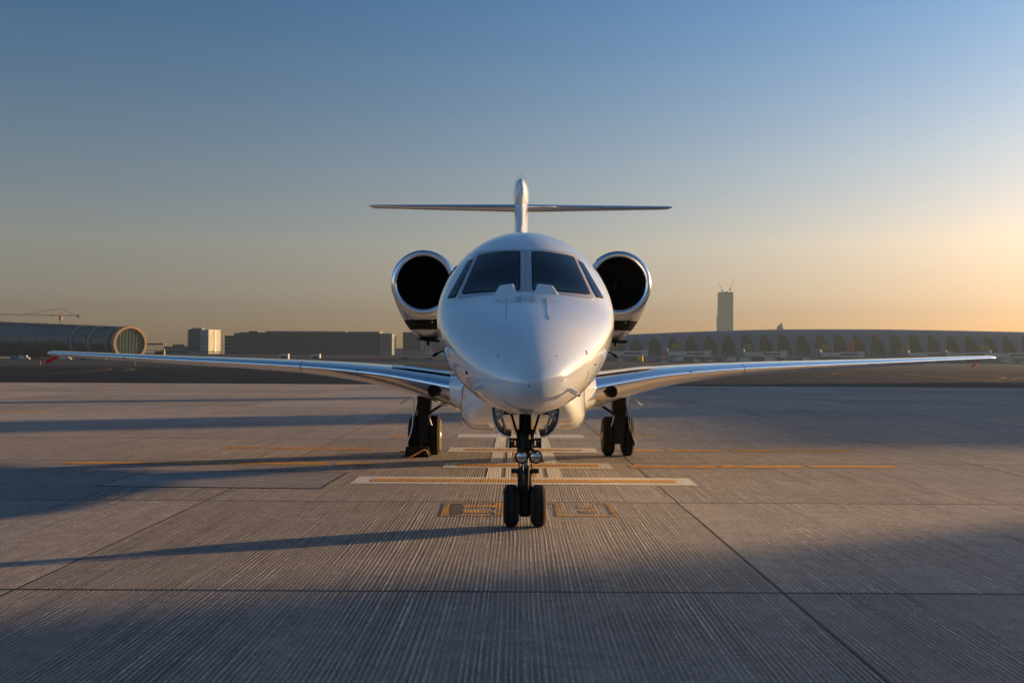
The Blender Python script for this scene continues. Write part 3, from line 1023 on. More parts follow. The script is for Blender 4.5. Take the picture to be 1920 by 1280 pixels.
for sgn in (-1, 1):
    prof = [(.318, 1.225), (.323, 1.15), (.312, 1.08), (.292, 1.02), (.262, .968), (.215, .932), (.155, .915)]
    outer = [Vector((sgn * x, 9.86, z)) for x, z in prof]
    inner = [Vector((sgn * (x - .014), 9.86, z + .010)) for x, z in prof][::-1]
    d = JB().prism(outer + inner, (.0, .80, 0)).build('nose_gear_door', M['paint'], smooth=30)
    lin_o = [Vector((sgn * (x - .0155), 9.875, z + .0115)) for x, z in prof]
    lin_i = [Vector((sgn * (x - .022), 9.875, z + .018)) for x, z in prof][::-1]
    JB().prism(lin_o + lin_i, (.0, .77, 0)).build('door_liner', M['gear'], d, smooth=30)
    JB().box((min(sgn * .20, sgn * .31), 9.93, 1.135), (max(sgn * .20, sgn * .31), 9.97, 1.165), None).build('hinge_arm', M['cowl'], d)
    mb = JB().prism([(sgn * .30, 9.95, 1.09), (sgn * .19, 9.95, 1.17), (sgn * .17, 9.95, 1.15), (sgn * .29, 9.95, 1.04)], (0, .05, 0))
    mb.build('hinge_bracket', M['cowl'], d)
    JB().tube([(sgn * .225, 10.02, 1.09), (sgn * .20, 10.02, 1.01), (sgn * .195, 10.02, .95)], .011, 8).build('door_rod', M['rim'], d)

skin_line([(986.2, 468.5), (986.2, 500), (986.2, 546)], .004, .004)

# main gear
MG = 18.3
def main_gear(sgn):
    cx_ = sgn * 1.648
    for k in (-1, 1):
        wheel((cx_ + k * .166, MG, .335), .335, .195, .165, k)
    leg = JB()
    leg.prism([(cx_ - .115 + sgn * -.02, MG - .45, 1.10), (cx_ + .115 + sgn * -.02, MG - .45, 1.10), (cx_ + .105, MG - .35, .68), (cx_ - .105, MG - .35, .68)], (0, .28, 0))
    leg.prism([(cx_ - .10, MG - .36, .70), (cx_ + .10, MG - .36, .70), (cx_ + .07, MG - .32, .22), (cx_ - .07, MG - .32, .22)], (0, .22, 0))
    leg.tube([(cx_, MG - .2, .55), (cx_, MG, .335), (cx_, MG + .1, .33)], [.07, .075, .05], 14)
    leg.tube([(cx_ - .26, MG, .335), (cx_ + .26, MG, .335)], .045, 14)
    leg.build('main_strut', M['gear'], smooth=30)
    JB().tube([(cx_ - sgn * .30, MG - .40, .86), (cx_ - sgn * .02, MG - .45, .68)], .022, 10).build('side_brace', M['gear'])
    JB().tube([(cx_ - sgn * .48, MG - .38, .875), (cx_ - sgn * .28, MG - .40, .865)], .026, 12).build('retract_jack', M['rim'])
    JB().tube([(cx_ + sgn * .08, MG - .38, .98), (cx_ + sgn * .12, MG - .4, .75), (cx_ + sgn * .16, MG - .42, .45)], .010, 8).build('door_rod', M['gear'])
    JB().tube([(cx_ - sgn * .09, MG - .37, .70), (cx_ - sgn * .11, MG - .38, .62), (cx_ - sgn * .14, MG - .37, .52)], .011, 8).build('hose', M['cowl'])
    # brake pack and the outer gear door
    for k in (-1, 1):
        JB().lathe([(.001, -.05), (.12, -.05), (.13, 0), (.12, .05), (.001, .05)], (cx_ + k * .07, MG, .335), 'X', 24).build('brake_pack', M['gear'])
    outer = [(.165, .98), (.185, .75), (.20, .52), (.225, .36), (.29, .20)]
    pts = [Vector((cx_ + sgn * x, MG - .42 + (.10 if i < 3 else 0), z)) for i, (x, z) in enumerate(outer)]
    inn = [p + Vector((-sgn * .018, .0, 0)) for p in pts][::-1]
    JB().loft([pts + inn, [p + Vector((sgn * .03, .45 if p.z > .5 else .20, 0)) for p in pts + inn]]).build('main_gear_door', M['paint'], smooth=30)
main_gear(-1)
main_gear(1)

# things around the jet
chock = thing('wheel_chock', 'black rubber chock set with an orange rope in front of the left main wheels', 'wheel chock', (-1.74, 17.72, 0))
def chock_bar(y):
    return [(-.20, y - .09, 0), (.20, y - .09, 0), (.20, y + .09, 0), (-.20, y + .09, 0)], [(-.19, y - .035, .165), (.19, y - .035, .165), (.19, y + .055, .165), (-.19, y + .055, .165)]
for y in (0.12, 1.05):
    lo, hi = chock_bar(y)
    b = MB().loft([lo, [(p[0], p[1], .05) for p in lo], hi]).build('chock_block', M['rubber'], chock)
    bv = b.modifiers.new('bevel', 'BEVEL')
    bv.width = .012
    bv.segments = 2
MB().tube([(.18, .05, .03), (.175, .02, .10), (.14, .0, .128), (.09, -.03, .12), (.03, -.06, .085), (-.03, -.10, .05), (-.10, -.14, .016), (-.14, -.15, .012)], .012, 8).build('rope', M['rope'], chock, smooth=60)
MB().tube([(-.19, .04, .075), (-.23, .02, .10), (-.27, .0, .09), (-.305, -.02, .05), (-.31, -.02, .04)], .012, 8).build('rope', M['rope'], chock, smooth=60)

def ribbon(label, p, pts):
    L_, Rr = [], []
    for i, (dx, dz, w) in enumerate(pts):
        L_.append(Vector((dx, -.02 + .01 * math.sin(i * 1.7), dz + w)))
        Rr.append(Vector((dx, .015 + .01 * math.sin(i * 2.1), dz - w)))
    k = len(pts)
    mb = MB()
    for off in (0, .004):
        mb.add([v + Vector((0, off, 0)) for v in L_ + Rr], [(i, i + 1, k + i + 1, k + i) for i in range(k - 1)])
    o = mb.build('warning_ribbon', M['red'], loc=p)
    return tag(o, label, 'ribbon', 'red ribbons under the wing tips')
pl = P(104, 670.5, 21.75)
ribbon('red ribbon blowing out under the left wing tip, bright and straight', pl, [(.01, .005, .02), (-.06, -.022, .03), (-.12, -.055, .034), (-.17, -.078, .04), (-.215, -.095, .045)])
pr = P(1834, 676, 21.7)
ribbon('dark red ribbon curling in under the right wing tip', pr, [(.0, .01, .03), (-.03, -.03, .028), (-.07, -.07, .024), (-.12, -.105, .016), (-.19, -.135, .004)])

# ------------------------------------------------------------------ far buildings
def face_frame(x0, x1, D, D2=None):
    a_ = P(x0, 673, D)
    b_ = P(x1, 673, D2 or D)
    return Vector((a_.x, a_.y, 0)), Vector((b_.x, b_.y, 0))

def hz(y, x, D):
    return P(x, y, D).z

# long concourse on the right
CD = 800.0
conc = thing('concourse', 'long curved grey terminal with a row of dark pointed arch windows, right', 'terminal', (240, CD, 0))
CO = Vector((240, CD, 0))
def conc_h(px):
    return {0: 0}.get(px) or pchip([1000, 1160, 1350, 1500, 1640, 1920, 2200], [19.6, 20.9, 24.1, 25.7, 26.0, 24.7, 21.5])(px)
def conc_x(px):
    return CAMX + (px - 968.5) * CD / FPX
CDEP, CPOW = 24.0, 2.0
def conc_pt(px, z, off=0.0):
    H = conc_h(px)
    k = min(1, z / H)
    return Vector((conc_x(px), CD + CDEP * (1 - math.sqrt(max(0, 1 - k * k))) - off, z)) - CO
mb = MB()
rings = []
for i in range(61):
    px = 1020 + (2180 - 1020) * i / 60
    H = conc_h(px)
    front = [conc_pt(px, H * math.sin(t)) for t in (math.pi / 2 * k / 16 for k in range(17))]
    back = [Vector((p.x, 2 * CDEP - p.y, p.z)) for p in front[::-1][1:]]
    rings.append(front + back)
mb.loft(rings)
shell = mb.build('shell', M['bcon'], conc, smooth=50)
npx = 1092.0
k = 0
while npx < 2140:
    pitch = 34.2 + (npx - 1092) * .0018
    H = conc_h(npx)
    zb, zt = H * .335, H * .85
    hw = 12.2
    xs_, zs_ = [], []
    pts_l, pts_r = [], []
    for j in range(9):
        s = j / 8
        z = zb + (zt - zb) * s
        w = hw * (1 - s ** 2.0) ** .62
        pts_l.append(conc_pt(npx - w, z, .25))
        pts_r.append(conc_pt(npx + w, z, .25))
    MB().add(pts_l + pts_r, [(j, 9 + j, 10 + j, j + 1) for j in range(8)]).build('window', M['bglass'], conc)
    # pale rib foot between windows
    xr = npx + pitch / 2
    c0 = conc_pt(xr, .1, .3)
    MB().add([conc_pt(xr - 3.4, .2, .3), conc_pt(xr + 3.4, .2, .3), conc_pt(xr + 3.0, zb, .3), conc_pt(xr + 4.6, zb + 4, .22), conc_pt(xr - 4.6, zb + 4, .22), conc_pt(xr - 3.0, zb, .3)],
             [(0, 1, 2, 5), (5, 2, 3, 4)]).build('rib', M['bgrey'], conc)
    # dark ground floor bay
    MB().add([conc_pt(xr - pitch + 3.5, .3, .2), conc_pt(xr - 3.5, .3, .2), conc_pt(xr - 3.5, zb - .5, .2), conc_pt(xr - pitch + 3.5, zb - .5, .2)], [(0, 1, 2, 3)]).build('ground_floor_bay', M['bdark'], conc)
    npx += pitch
    k += 1

# gates in front of it: sign pylons, boarding bridges, cabins
GD = 775.0
def at(px, D, z=0.0):
    return Vector((CAMX + (px - 968.5) * D / FPX, D, z))
pyl = None
for px, name in ((1145, 'nearest the jet nose'), (1268, 'second from the jet'), (1401, 'beneath the tall tower'), (1548, 'beside the red mast'), (1697, 'above the right wing middle'), (1844, 'above the right wing tip')):
    lab = 'teal gate pylon carrying a yellow number sign, ' + name
    if pyl is None:
        pyl = thing('gate_pylon', lab, 'gate pylon', at(px, GD), 0, 'gate pylons along the concourse')
        MB().box((-4.2, 0, 0), (4.2, 7, 10.2)).build('pylon_body', M['teal'], pyl)
        MB().box((-2.9, -.3, 10.2), (-.2, .1, 13.4)).build('sign_panel', M['yellow_sign'], pyl)
        MB().box((.3, -.3, 10.2), (2.9, .1, 13.4)).build('sign_panel', M['yellow_sign'], pyl)
        MB().box((-3.2, .2, 10.2), (3.2, .6, 13.7)).build('sign_backing', M['bdark'], pyl)
    else:
        dup(pyl, at(px, GD), 0, lab)
brg = None
for i, (px, rz, lab) in enumerate(((1172, .1, 'first after the jet nose'), (1290, -.1, 'left of the tower foot'), (1432, .05, 'right of the tower foot'), (1576, 0, 'close to the red mast'), (1738, .1, 'over the middle of the right wing'), (1812, -.1, 'left of the right wing tip'), (1893, 0, 'beyond the right wing tip'))):
    lab = 'pale boarding bridge on legs at the concourse, ' + lab
    if brg is None:
        brg = thing('boarding_bridge', lab, 'boarding bridge', at(px, 755), rz, 'boarding bridges at the concourse')
        MB().box((-15, -1.6, 4.6), (-1, 1.6, 7.6)).build('inner_tunnel', M['gse_white'], brg)
        MB().box((-1, -1.9, 4.2), (11, 1.9, 7.9)).build('outer_tunnel', M['bwhite'], brg)
        MB().box((11, -2.6, 3.9), (16, 2.6, 8.4)).build('cab', M['gse_white'], brg)
        MB().lathe([(.01, 0), (2.3, 0), (2.3, 9), (1.6, 9.8), (.01, 9.8)], (-16, 0, 0), 'Z', 16).build('rotunda', M['bgrey'], brg)
        for x in (6.0, 9.0):
            MB().box((x - .3, -.3, 0), (x + .3, .3, 4.2)).build('leg', M['bgrey'], brg)
        MB().box((-8.2, -.3, 0), (-7.6, .3, 4.6)).build('leg', M['bgrey'], brg)
        MB().box((-1.0, -1.97, 5.6), (11, -1.9, 6.7)).build('window_strip', M['bglass'], brg)
    else:
        dup(brg, at(px, 755 + random.uniform(-4, 4)), rz, lab)

def vehicle(name, label, cat, loc, rz, kind, col, group):
    t = thing(name, label, cat, loc, rz, group)
    if kind == 'van':
        MB().prism([(-2.6, -1, .45), (2.5, -1, .45), (2.6, -1, 1.1), (1.7, -1, 1.25), (1.1, -1, 2.2), (-2.5, -1, 2.25)], (0, 2, 0)).build('body', col, t)
        MB().prism([(.2, -1.02, 1.3), (1.5, -1.02, 1.3), (1.0, -1.02, 2.05), (.2, -1.02, 2.05)], (0, 2.04, 0)).build('side_glass', M['bglass'], t)
        w = (1.6, -1.6, .38)
    elif kind == 'truck':
        MB().box((-4, -1.25, 1.0), (1.6, 1.25, 3.6)).build('cargo_box', col, t)
        MB().prism([(1.8, -1.2, .6), (3.6, -1.2, .6), (3.6, -1.2, 1.5), (3.2, -1.2, 2.5), (1.8, -1.2, 2.5)], (0, 2.4, 0)).build('cab', M['gse_white'], t)
        MB().box((-4, -1.0, .6), (1.8, 1.0, .98)).build('chassis', M['bdark'], t)
        MB().prism([(2.3, -1.22, 1.55), (3.45, -1.22, 1.55), (3.1, -1.22, 2.3), (2.3, -1.22, 2.3)], (0, 2.44, 0)).build('side_glass', M['bglass'], t)
        w = (2.7, -2.6, .5)
    else:   # tug with a low body
        MB().prism([(-1.9, -.9, .4), (1.9, -.9, .4), (1.9, -.9, 1.1), (.2, -.9, 1.2), (0, -.9, 2.0), (-1.2, -.9, 2.0), (-1.3, -.9, 1.1), (-1.9, -.9, 1.1)], (0, 1.8, 0)).build('body', col, t)
        MB().box((-1.1, -.92, 1.25), (-.1, .92, 1.85)).build('side_glass', M['bglass'], t)
        w = (1.2, -1.2, .42)
    for x in w[:2]:
        for y in (-.85, .85):
            MB().lathe([(.01, -.12), (w[2], -.12), (w[2], .12), (.01, .12)], (x, y, w[2]), 'Y', 12).build('wheel', M['rubber'], t)
    return t
grp = 'service vehicles along the concourse'
vs = ((1137, 'tug', 'gse_red', 'small red tug just right of the jet nose', 'tug'), (1166, 'van', 'gse_white', 'white van, leftmost under the right engine', 'van'),
      (1175, 'tug', 'gse_red', 'dark red tug in line behind another near the right engine', 'tug'), (1184, 'tug', 'gse_red', 'dark red tug parked ahead of the dark red pair', 'tug'),
      (1222, 'truck', 'gse_blue', 'blue box truck left of the striped mast', 'truck'), (1256, 'truck', 'gse_blue', 'blue box truck right of the striped mast', 'truck'),
      (1270, 'truck', 'gse_white', 'white box truck under the second gate pylon', 'truck'), (1308, 'van', 'gse_white', 'white van between the second and third gate pylons', 'van'),
      (1330, 'van', 'gse_white', 'white van in front of the fifth arch', 'van'), (1350, 'van', 'gse_red', 'red van below the tall tower', 'van'),
      (1368, 'truck', 'gse_white', 'white box truck below the tall tower', 'truck'), (1400, 'truck', 'gse_white', 'white box truck at the third gate pylon', 'truck'),
      (1445, 'truck', 'gse_white', 'white box truck right of the third gate pylon', 'truck'), (1480, 'truck', 'gse_blue', 'blue box truck above the right wing', 'truck'),
      (1515, 'truck', 'gse_white', 'white box truck left of the fourth gate pylon', 'truck'), (1560, 'van', 'gse_white', 'white van right of the fourth gate pylon', 'van'),
      (1890, 'truck', 'gse_white', 'white box truck just beyond the right wing tip', 'truck'), (1905, 'truck', 'gse_blue', 'blue box truck at the right picture edge', 'truck'))
for px, kind, colr, lab, cat in vs:
    D = random.uniform(690, 740)
    vehicle('service_' + cat, lab, cat, at(px, D), random.choice((0, math.pi)), kind, M[colr], grp)
vehicle('service_truck', 'bright yellow truck in front of the concourse arches', 'truck', at(1201, 560), 1.4, 'truck', M['gse_yellow'], grp)
# ground level cabins between the bridges
cab = None
for i, px in enumerate((1150, 1196, 1240, 1285, 1318, 1342, 1385, 1420, 1468, 1500, 1535, 1600, 1640, 1680, 1900, 1916)):
    lab = 'pale site cabin below the concourse, ' + ('hard against the jet nose', 'left of the yellow truck', 'behind the striped board', 'right of the second gate pylon', 'left of the white van pair', 'right of the white van pair',
           'left of the third gate pylon', 'right of the third gate pylon', 'behind the blue truck above the wing', 'left of the white truck by the fourth pylon', 'left of the fourth gate pylon', 'just right of the red mast',
           'midway from red mast to fifth pylon', 'left of the fifth gate pylon', 'past the right wing tip', 'cut by the right picture edge')[i]
    if cab is None:
        cab = thing('site_cabin', lab, 'cabin', at(px, 765), 0, 'cabins at the foot of the concourse')
        MB().box((-5.5, -2, .2), (5.5, 2, 3.6)).build('cabin_body', M['bgrey'], cab)
        MB().box((-5.8, -2.2, 3.6), (5.8, 2.2, 3.95)).build('roof', M['bwhite'], cab)
        for x in (-3.4, 0, 3.4):
            MB().box((x - 1.1, -2.06, 1.2), (x + 1.1, -2.0, 2.9)).build('window', M['bglass'], cab)
    else:
        dup(cab, at(px, 765), 0, lab)
# striped mast and red mast
t = thing('striped_mast', 'short red and white banded marker board in front of the concourse', 'marker board', at(1245, 640))
for i in range(4):
    MB().box((-1.7, -.2, i * 1.3), (1.7, .2, i * 1.3 + 1.3)).build('band', M['gse_red'] if i % 2 else M['gse_white'], t)
t = thing('red_mast', 'tall dark red mast standing against the concourse arches', 'mast', at(1596, 770))
MB().box((-1.6, -1, 3), (1.6, 1, 16.0)).build('mast_body', M['gse_red'], t)
MB().box((-2.2, -1.4, 0), (2.2, 1.4, 3)).build('base', M['bgrey'], t)

# skyscraper under construction, hazy
TD = 2000.0
tw = thing('skyscraper', 'hazy unfinished tall tower rising behind the concourse', 'tower', at(1361.5, TD))
H_ = hz(549, 1361, TD)
MB().box((-11.5, 0, 0), (12.8, 26, H_)).build('shaft', M['tower'], tw)
MB().box((-13.8, .8, 0), (-11.5, 24, hz(591, 1350, TD))).build('shoulder', M['tower'], tw)
MB().box((-12.4, .4, 0), (-11.5, 24.5, hz(577, 1350, TD))).build('shoulder', M['tower'], tw)
for i in range(6):
    x = -10.2 + i * 4.3
    MB().box((x, -.5, 3), (x + 1.5, 0, H_ - 3)).build('fin', M['bgrey'], tw)
for i in range(28):
    z = 6 + i * (H_ - 8) / 28
    MB().box((-11.7, -.25, z), (13.0, 0, z + 1.1)).build('floor_edge', M['bgrey'], tw)
MB().box((-12.2, -.4, H_), (13.2, 26, H_ + 1.4)).build('parapet', M['bdark'], tw)
MB().box((0, 8, H_ + 1.4), (4, 14, H_ + 3.4)).build('core_top', M['tower'], tw)
def luffing(label, px, top, jib_to):
    base = at(px, TD - 0 + 10, H_ + 1.4)
    t = thing('luffing_crane', label, 'crane', base, 0, 'cranes on the unfinished tower')
    z1 = hz(top, px, TD) - base.z
    MB().box((-.45, -.45, 0), (.45, .45, z1)).build('crane_mast', M['crane'], t)
    MB().box((-2.4, -1.2, z1 - .6), (1.6, 1.2, z1 + 1.3)).build('machinery_deck', M['crane'], t)
    e = P(jib_to[0], jib_to[1], TD + 10) - base
    MB().tube([(0, 0, z1 + .6), tuple(e)], [.55, .3], 6).build('jib', M['crane'], t)
    return t
luffing('luffing crane on the left of the tower top, jib leaning left', 1354.5, 545.5, (1347, 531))
luffing('luffing crane on the right of the tower top, jib leaning right', 1368.5, 542, (1377, 523))
# stepped tower beyond the roof
st_ = thing('stepped_tower', 'small hazy stepped tower with a curved crown peeping over the concourse roof', 'tower', at(1463.5, 1700))
zt = lambda y: hz(y, 1463, 1700)
MB().box((-4.6, 0, 0), (4.0, 8, zt(613.5))).build('lower_block', M['tower'], st_)
MB().box((-3.9, 1, zt(613.5)), (-.4, 7, zt(611))).build('left_shoulder', M['tower'], st_)
MB().prism([(-2.2, .5, zt(613.5)), (2.6, .5, zt(613.5)), (2.6, .5, zt(606.5)), (1.2, .5, zt(605.2)), (-.5, .5, zt(608.2)), (-2.2, .5, zt(609.2))], (0, 6, 0)).build('crown', M['bgrey'], st_)

# left terminal: tube with ribs and a green glazed end
TL0 = at(243, 600)
ax = Vector((-.707, .707, 0))
sd = Vector((.707, .707, 0))
tube = thing('terminal', 'long barrel roofed terminal with a round green glass end, left', 'terminal', TL0)
def tl_pt(t, a_, k=1.0, lift=0):
    H = 18.6 + .036 * t
    Rv, Rh = H * .5, H * .5
    zc = H * .5
    s, c_ = math.sin(a_), math.cos(a_)
    return ax * t + sd * (c_ * Rh * k) + Vector((0, 0, max(0, zc + s * Rv * k + lift)))
A0, A1 = R(-60), R(240)
angs = [A0 + (A1 - A0) * k / 48 for k in range(49)]
MB().loft([[tl_pt(t, a_) for a_ in angs] for t in [2 + i * 6 for i in range(52)]], (False, True)).build('barrel_shell', M['barrel'], tube, smooth=40)
# ribs: arched bands standing proud
for t0, w in ((9, 2.2), (31, 3.0), (36.5, 1.0), (55, 3.0), (60, 1.0), (82, .6), (108, .6), (134, .6), (160, .6), (188, .6), (216, .6), (246, .6)):
    MB().loft([[tl_pt(t, a_, k) for a_ in angs] for t, k in ((t0, 1.0), (t0, 1.045 if w > .9 else 1.012), (t0 + w, 1.045 if w > .9 else 1.012), (t0 + w, 1.0))], (False, False)).build('rib', M['bgrey'] if w > 2 else M['bcon'], tube, smooth=30)
# glazed bays between the ribs on the side that shows
bays = [(12.5, 30.5), (38, 54.5), (61.5, 81.5), (83.5, 107.5), (109.5, 133.5), (135.5, 159.5), (161.5, 187.5), (189.5, 215.5), (217.5, 245.5)]
for t0, t1 in bays:
    for a0, a1 in ((R(188), R(214)), (R(158), R(186)), (R(128), R(156))):
        g = [[tl_pt(t, a0 + (a1 - a0) * k / 4, 1.006) for k in range(5)] for t in (t0, t1)]
        MB().loft(g, (False, False), closed=False).build('window', M['bblue'] if a0 < R(180) else M['bglass'], tube)
ring = [[tl_pt(t, a_, k) for a_ in angs] for t, k in ((3.0, .90), (0, .90), (-.2, .92), (-.2, 1.04), (0, 1.06), (3.0, 1.06))]
MB().loft(ring, (False, False)).build('end_ring', M['bstone'], tube, smooth=30)
cap = [tl_pt(1.0, a_, .91) for a_ in angs]
MB().add(cap, [tuple(range(len(cap)))]).build('end_glass', M['bglass_green'], tube)
for i in range(-4, 5):
    u = i * 1.9
    hh = math.sqrt(max(0, 8.3 ** 2 - u * u))
    MB().box((-.09, -.09, max(0, 9.3 - hh)), (.09, .09, 9.3 + hh), Matrix.Translation(ax * .8 + sd * u)).build('mullion', M['bdark'], tube)
hv = None
for px, py, D, where in ((29, 606.3, 720, 'leftmost of the row'), (39, 606.6, 715, 'second from the left edge'), (50, 607, 710, 'third from the left edge'), (60, 607.2, 705, 'fourth from the left edge'),
                         (86, 607.2, 690, 'left of the crane mast'), (127, 610, 660, 'right of the crane mast'), (219, 613.4, 612, 'left one of three at the round end'),
                         (226, 613.6, 608, 'middle one of three at the round end'), (240, 614.3, 604, 'right above the round end')):
    p = P(px, py, D)
    lab = 'dark plant unit on the barrel roof, ' + where
    if hv is None:
        hv = thing('roof_unit', lab, 'plant unit', p, 0, 'plant units along the barrel roof')
        MB().box((-1.3, -1, -1.6), (1.3, 1, .3)).build('casing', M['bdark'], hv)
        MB().lathe([(.01, .3), (.7, .3), (.7, .7), (.01, .7)], (0, 0, 0), 'Z', 10).build('cowl', M['bgrey'], hv)
    else:
        dup(hv, p, 0, lab)

# tower crane behind it
KD = 1050.0
cb = at(112, KD)
kr = thing('tower_crane', 'brown tower crane with a long level jib above the barrel terminal', 'crane', cb)
zc_ = lambda y: hz(y, 112, KD)
def lattice(name, p, q, w, n, parent):
    p, q = Vector(p), Vector(q)
    mb = MB()
    d = (q - p).normalized()
    up = Vector((0, 1, 0)) if abs(d.z) > .9 else Vector((0, 0, 1))
    a_ = d.cross(up).normalized() * w
    b_ = a_.normalized().cross(d).normalized() * w
    cs = [a_ + b_, a_ - b_, -a_ - b_, -a_ + b_]
    for c_ in cs:
        mb.tube([p + c_, q + c_], w * .17, 4)
    for i in range(n):
        s, e = p + (q - p) * (i / n), p + (q - p) * ((i + 1) / n)
        for k_ in range(4):
            mb.tube([s + cs[k_], e + cs[(k_ + 1) % 4]], w * .12, 4)
    return mb.build(name, M['crane'], parent)
lattice('crane_mast', (0, 0, 0), (0, 0, zc_(591)), .9, 22, kr)
lattice('cat_head', (0, 0, zc_(591)), (0, 0, zc_(577.5)), .45, 5, kr)
jl = P(-60, 588.5, KD) - cb
jr = P(148, 591, KD) - cb
lattice('jib', (0, 0, zc_(591)), (jl.x, 0, jl.z), .6, 34, kr)
lattice('counter_jib', (0, 0, zc_(591)), (jr.x, 0, jr.z), .6, 8, kr)
MB().box((jr.x - 2.6, -1, jr.z - 2.2), (jr.x - .4, 1, jr.z)).build('counterweight', M['bdark'], kr)
MB().tube([(0, 0, zc_(577.8)), (jl.x * .42, 0, jl.z - .5)], .18, 4).tube([(0, 0, zc_(577.8)), (jr.x * .8, 0, jr.z)], .18, 4).build('tie_bar', M['crane'], kr)
MB().box((-1.1, -1.4, zc_(600)), (1.1, .6, zc_(592.5))).build('operator_cab', M['crane'], kr)
tr = P(98, 590.5, KD) - cb
MB().box((tr.x - 1.2, -.6, tr.z - .8), (tr.x + 1.2, .6, tr.z - .1)).tube([(tr.x, 0, tr.z - .8), (tr.x, 0, tr.z - 5)], .1, 4).build('trolley', M['crane'], kr)

# open steel frame beside the terminal
a_, b_ = face_frame(272, 305, 640)
fr = thing('steel_frame', 'open steel canopy frame beside the round terminal end', 'canopy', a_)
w_ = (b_ - a_).length
zt_ = hz(643.5, 290, 640)
MB().box((0, 0, zt_ - .7), (w_, 8, zt_)).build('roof_beam', M['bdark'], fr)
for i in range(9):
    x = i * w_ / 8
    MB().box((x - .15, 0, 0), (x + .15, .3, zt_ - .7)).build('column', M['bgrey'], fr)
for z in (3.2, 5.8):
    MB().box((0, .05, z), (w_, .25, z + .2)).build('rail', M['bgrey'], fr)
MB().box((w_ * .5, 1, 0), (w_ * .98, 5, 5.4)).build('back_wall', M['bdark'], fr)
MB().box((w_ - .2, -.6, 0), (w_ + .8, 1, 6.4)).build('lit_pier', M['bstone'], fr)

# low arcade building between the frame and the hotel
a_, b_ = face_frame(308, 398, 930)
w_ = (b_ - a_).length
lo_ = thing('arcade_building', 'low bluish arcade building left of the balconied block', 'building', a_)
zt_ = hz(653, 350, 930)
MB().box((0, 0, 0), (w_, 14, zt_)).build('wall', M['bgrey'], lo_)
MB().box((-.6, -.8, zt_), (w_ + .6, 14.6, zt_ + 1.6)).build('roof', M['bblue'], lo_)
MB().box((6, 3, zt_ + 1.6), (16, 10, zt_ + 3.4)).build('roof_house', M['bblue'], lo_)
for i in range(14):
    x = 1 + i * (w_ - 2) / 14
    MB().box((x, -.25, 1.5), (x + (w_ - 2) / 14 - .9, 0, zt_ - 1.6)).build('bay', M['bglass'] if i % 3 else M['bdark'], lo_)
MB().box((-.5, -1.0, 0), (.8, 0, zt_ - .4)).build('lit_pier', M['bstone'], lo_)

# balconied block
HD = 880.0
a_, b_ = face_frame(352, 411, HD)
ht = thing('balcony_block', 'balconied apartment block with a sunlit right end, between terminal and glass offices', 'building', a_)
u = HD / FPX
zt_ = hz(618, 375, HD)
x375, x390, x411 = (375 - 352) * u, (390 - 352) * u, P(411, 673, HD + 17).x - a_.x
foot = [(0, 0), (x390, 0), (x411, 17), (x411 - 4, 20), (0, 16)]
MB().prism([(x, y, 0) for x, y in foot], (0, 0, zt_ - .6)).build('wall', M['bdark'], ht)
MB().box((0, -.4, 7.2), (x375, 0, zt_ + .4)).build('blue_panel', M['bblue'], ht)
nfl = 9
z0 = 8.4
for i in range(nfl + 1):
    z = z0 + i * (zt_ - z0) / nfl
    MB().prism([(x375, -.9, z - .9), (x390 + .3, -.9, z - .9), (x411 + .9, 16.6, z - .9), (x411 - 2, 18.0, z - .9), (x390 - .5, 1.6, z - .9), (x375, 1.2, z - .9)], (0, 0, .95)).build('balcony', M['bwhite'], ht)
    if i < nfl:
        MB().box((-1.5, .5, z - .9), (0, 4, z - .3)).build('balcony', M['bgrey'], ht)
dv = Vector((x411 - x390, 17, 0)).normalized()
MB().prism([(x390 + dv.x * 8 + .9, dv.y * 8 - .2, z0 - 2), (x390 + dv.x * 10.5 + .9, dv.y * 10.5 - .2, z0 - 2), (x390 + dv.x * 10.5 - .6, dv.y * 10.5 + .6, z0 - 2), (x390 + dv.x * 8 - .6, dv.y * 8 + .6, z0 - 2)], (0, 0, zt_ - z0 + 1.6)).build('pier', M['bwhite'], ht)
MB().box((2, 4, zt_ - .6), (10, 12, zt_ + 1.6)).build('roof_house', M['bgrey'], ht)
MB().box((0, -.3, 0), (x390, 0, 7.0)).build('podium', M['bgrey'], ht)

# long glass offices with the emblem wall
OD = 850.0
u = OD / FPX
a_, b_ = face_frame(420, 735, OD)
of = thing('glass_offices', 'long dark glass office building with a pale emblem wall at its right end', 'building', a_)
xx = lambda px: (px - 420) * u
zz = lambda y, px: hz(y, px, OD)
MB().box((xx(438), 0, 0), (xx(712), 30, zz(624.5, 570))).build('wall', M['bdark'], of)
MB().box((0, .8, 0), (xx(438), 30, zz(629, 430))).build('annex', M['bgrey'], of)
MB().box((xx(449), 2, zz(624.5, 500)), (xx(712), 29, zz(623.2, 500) + .2)).build('cornice', M['bdark'], of)
MB().box((xx(463), 5, zz(624.5, 470)), (xx(479), 20, zz(620, 470))).build('roof_house', M['bdark'], of)
MB().box((xx(495), 5, zz(624.5, 500)), (xx(645), 24, zz(620, 500))).build('roof_house', M['bgrey'], of)
MB().box((xx(650), 5, zz(624.5, 660)), (xx(711), 24, zz(621, 660))).build('roof_house', M['bgrey'], of)
MB().box((xx(710.5), -.8, zz(625, 712)), (xx(712.6), 1, zz(620.5, 712))).build('lit_post', M['bwhite'], of)
MB().box((xx(712.8), -1.2, 0), (xx(735), 26, zz(625.5, 724))).build('emblem_wall', M['bgrey'], of)
ztop = zz(627, 570)
nx, nz_ = 26, 6
cw, chh = (xx(711) - xx(439)) / nx, (ztop - 3.5) / nz_
pane = None
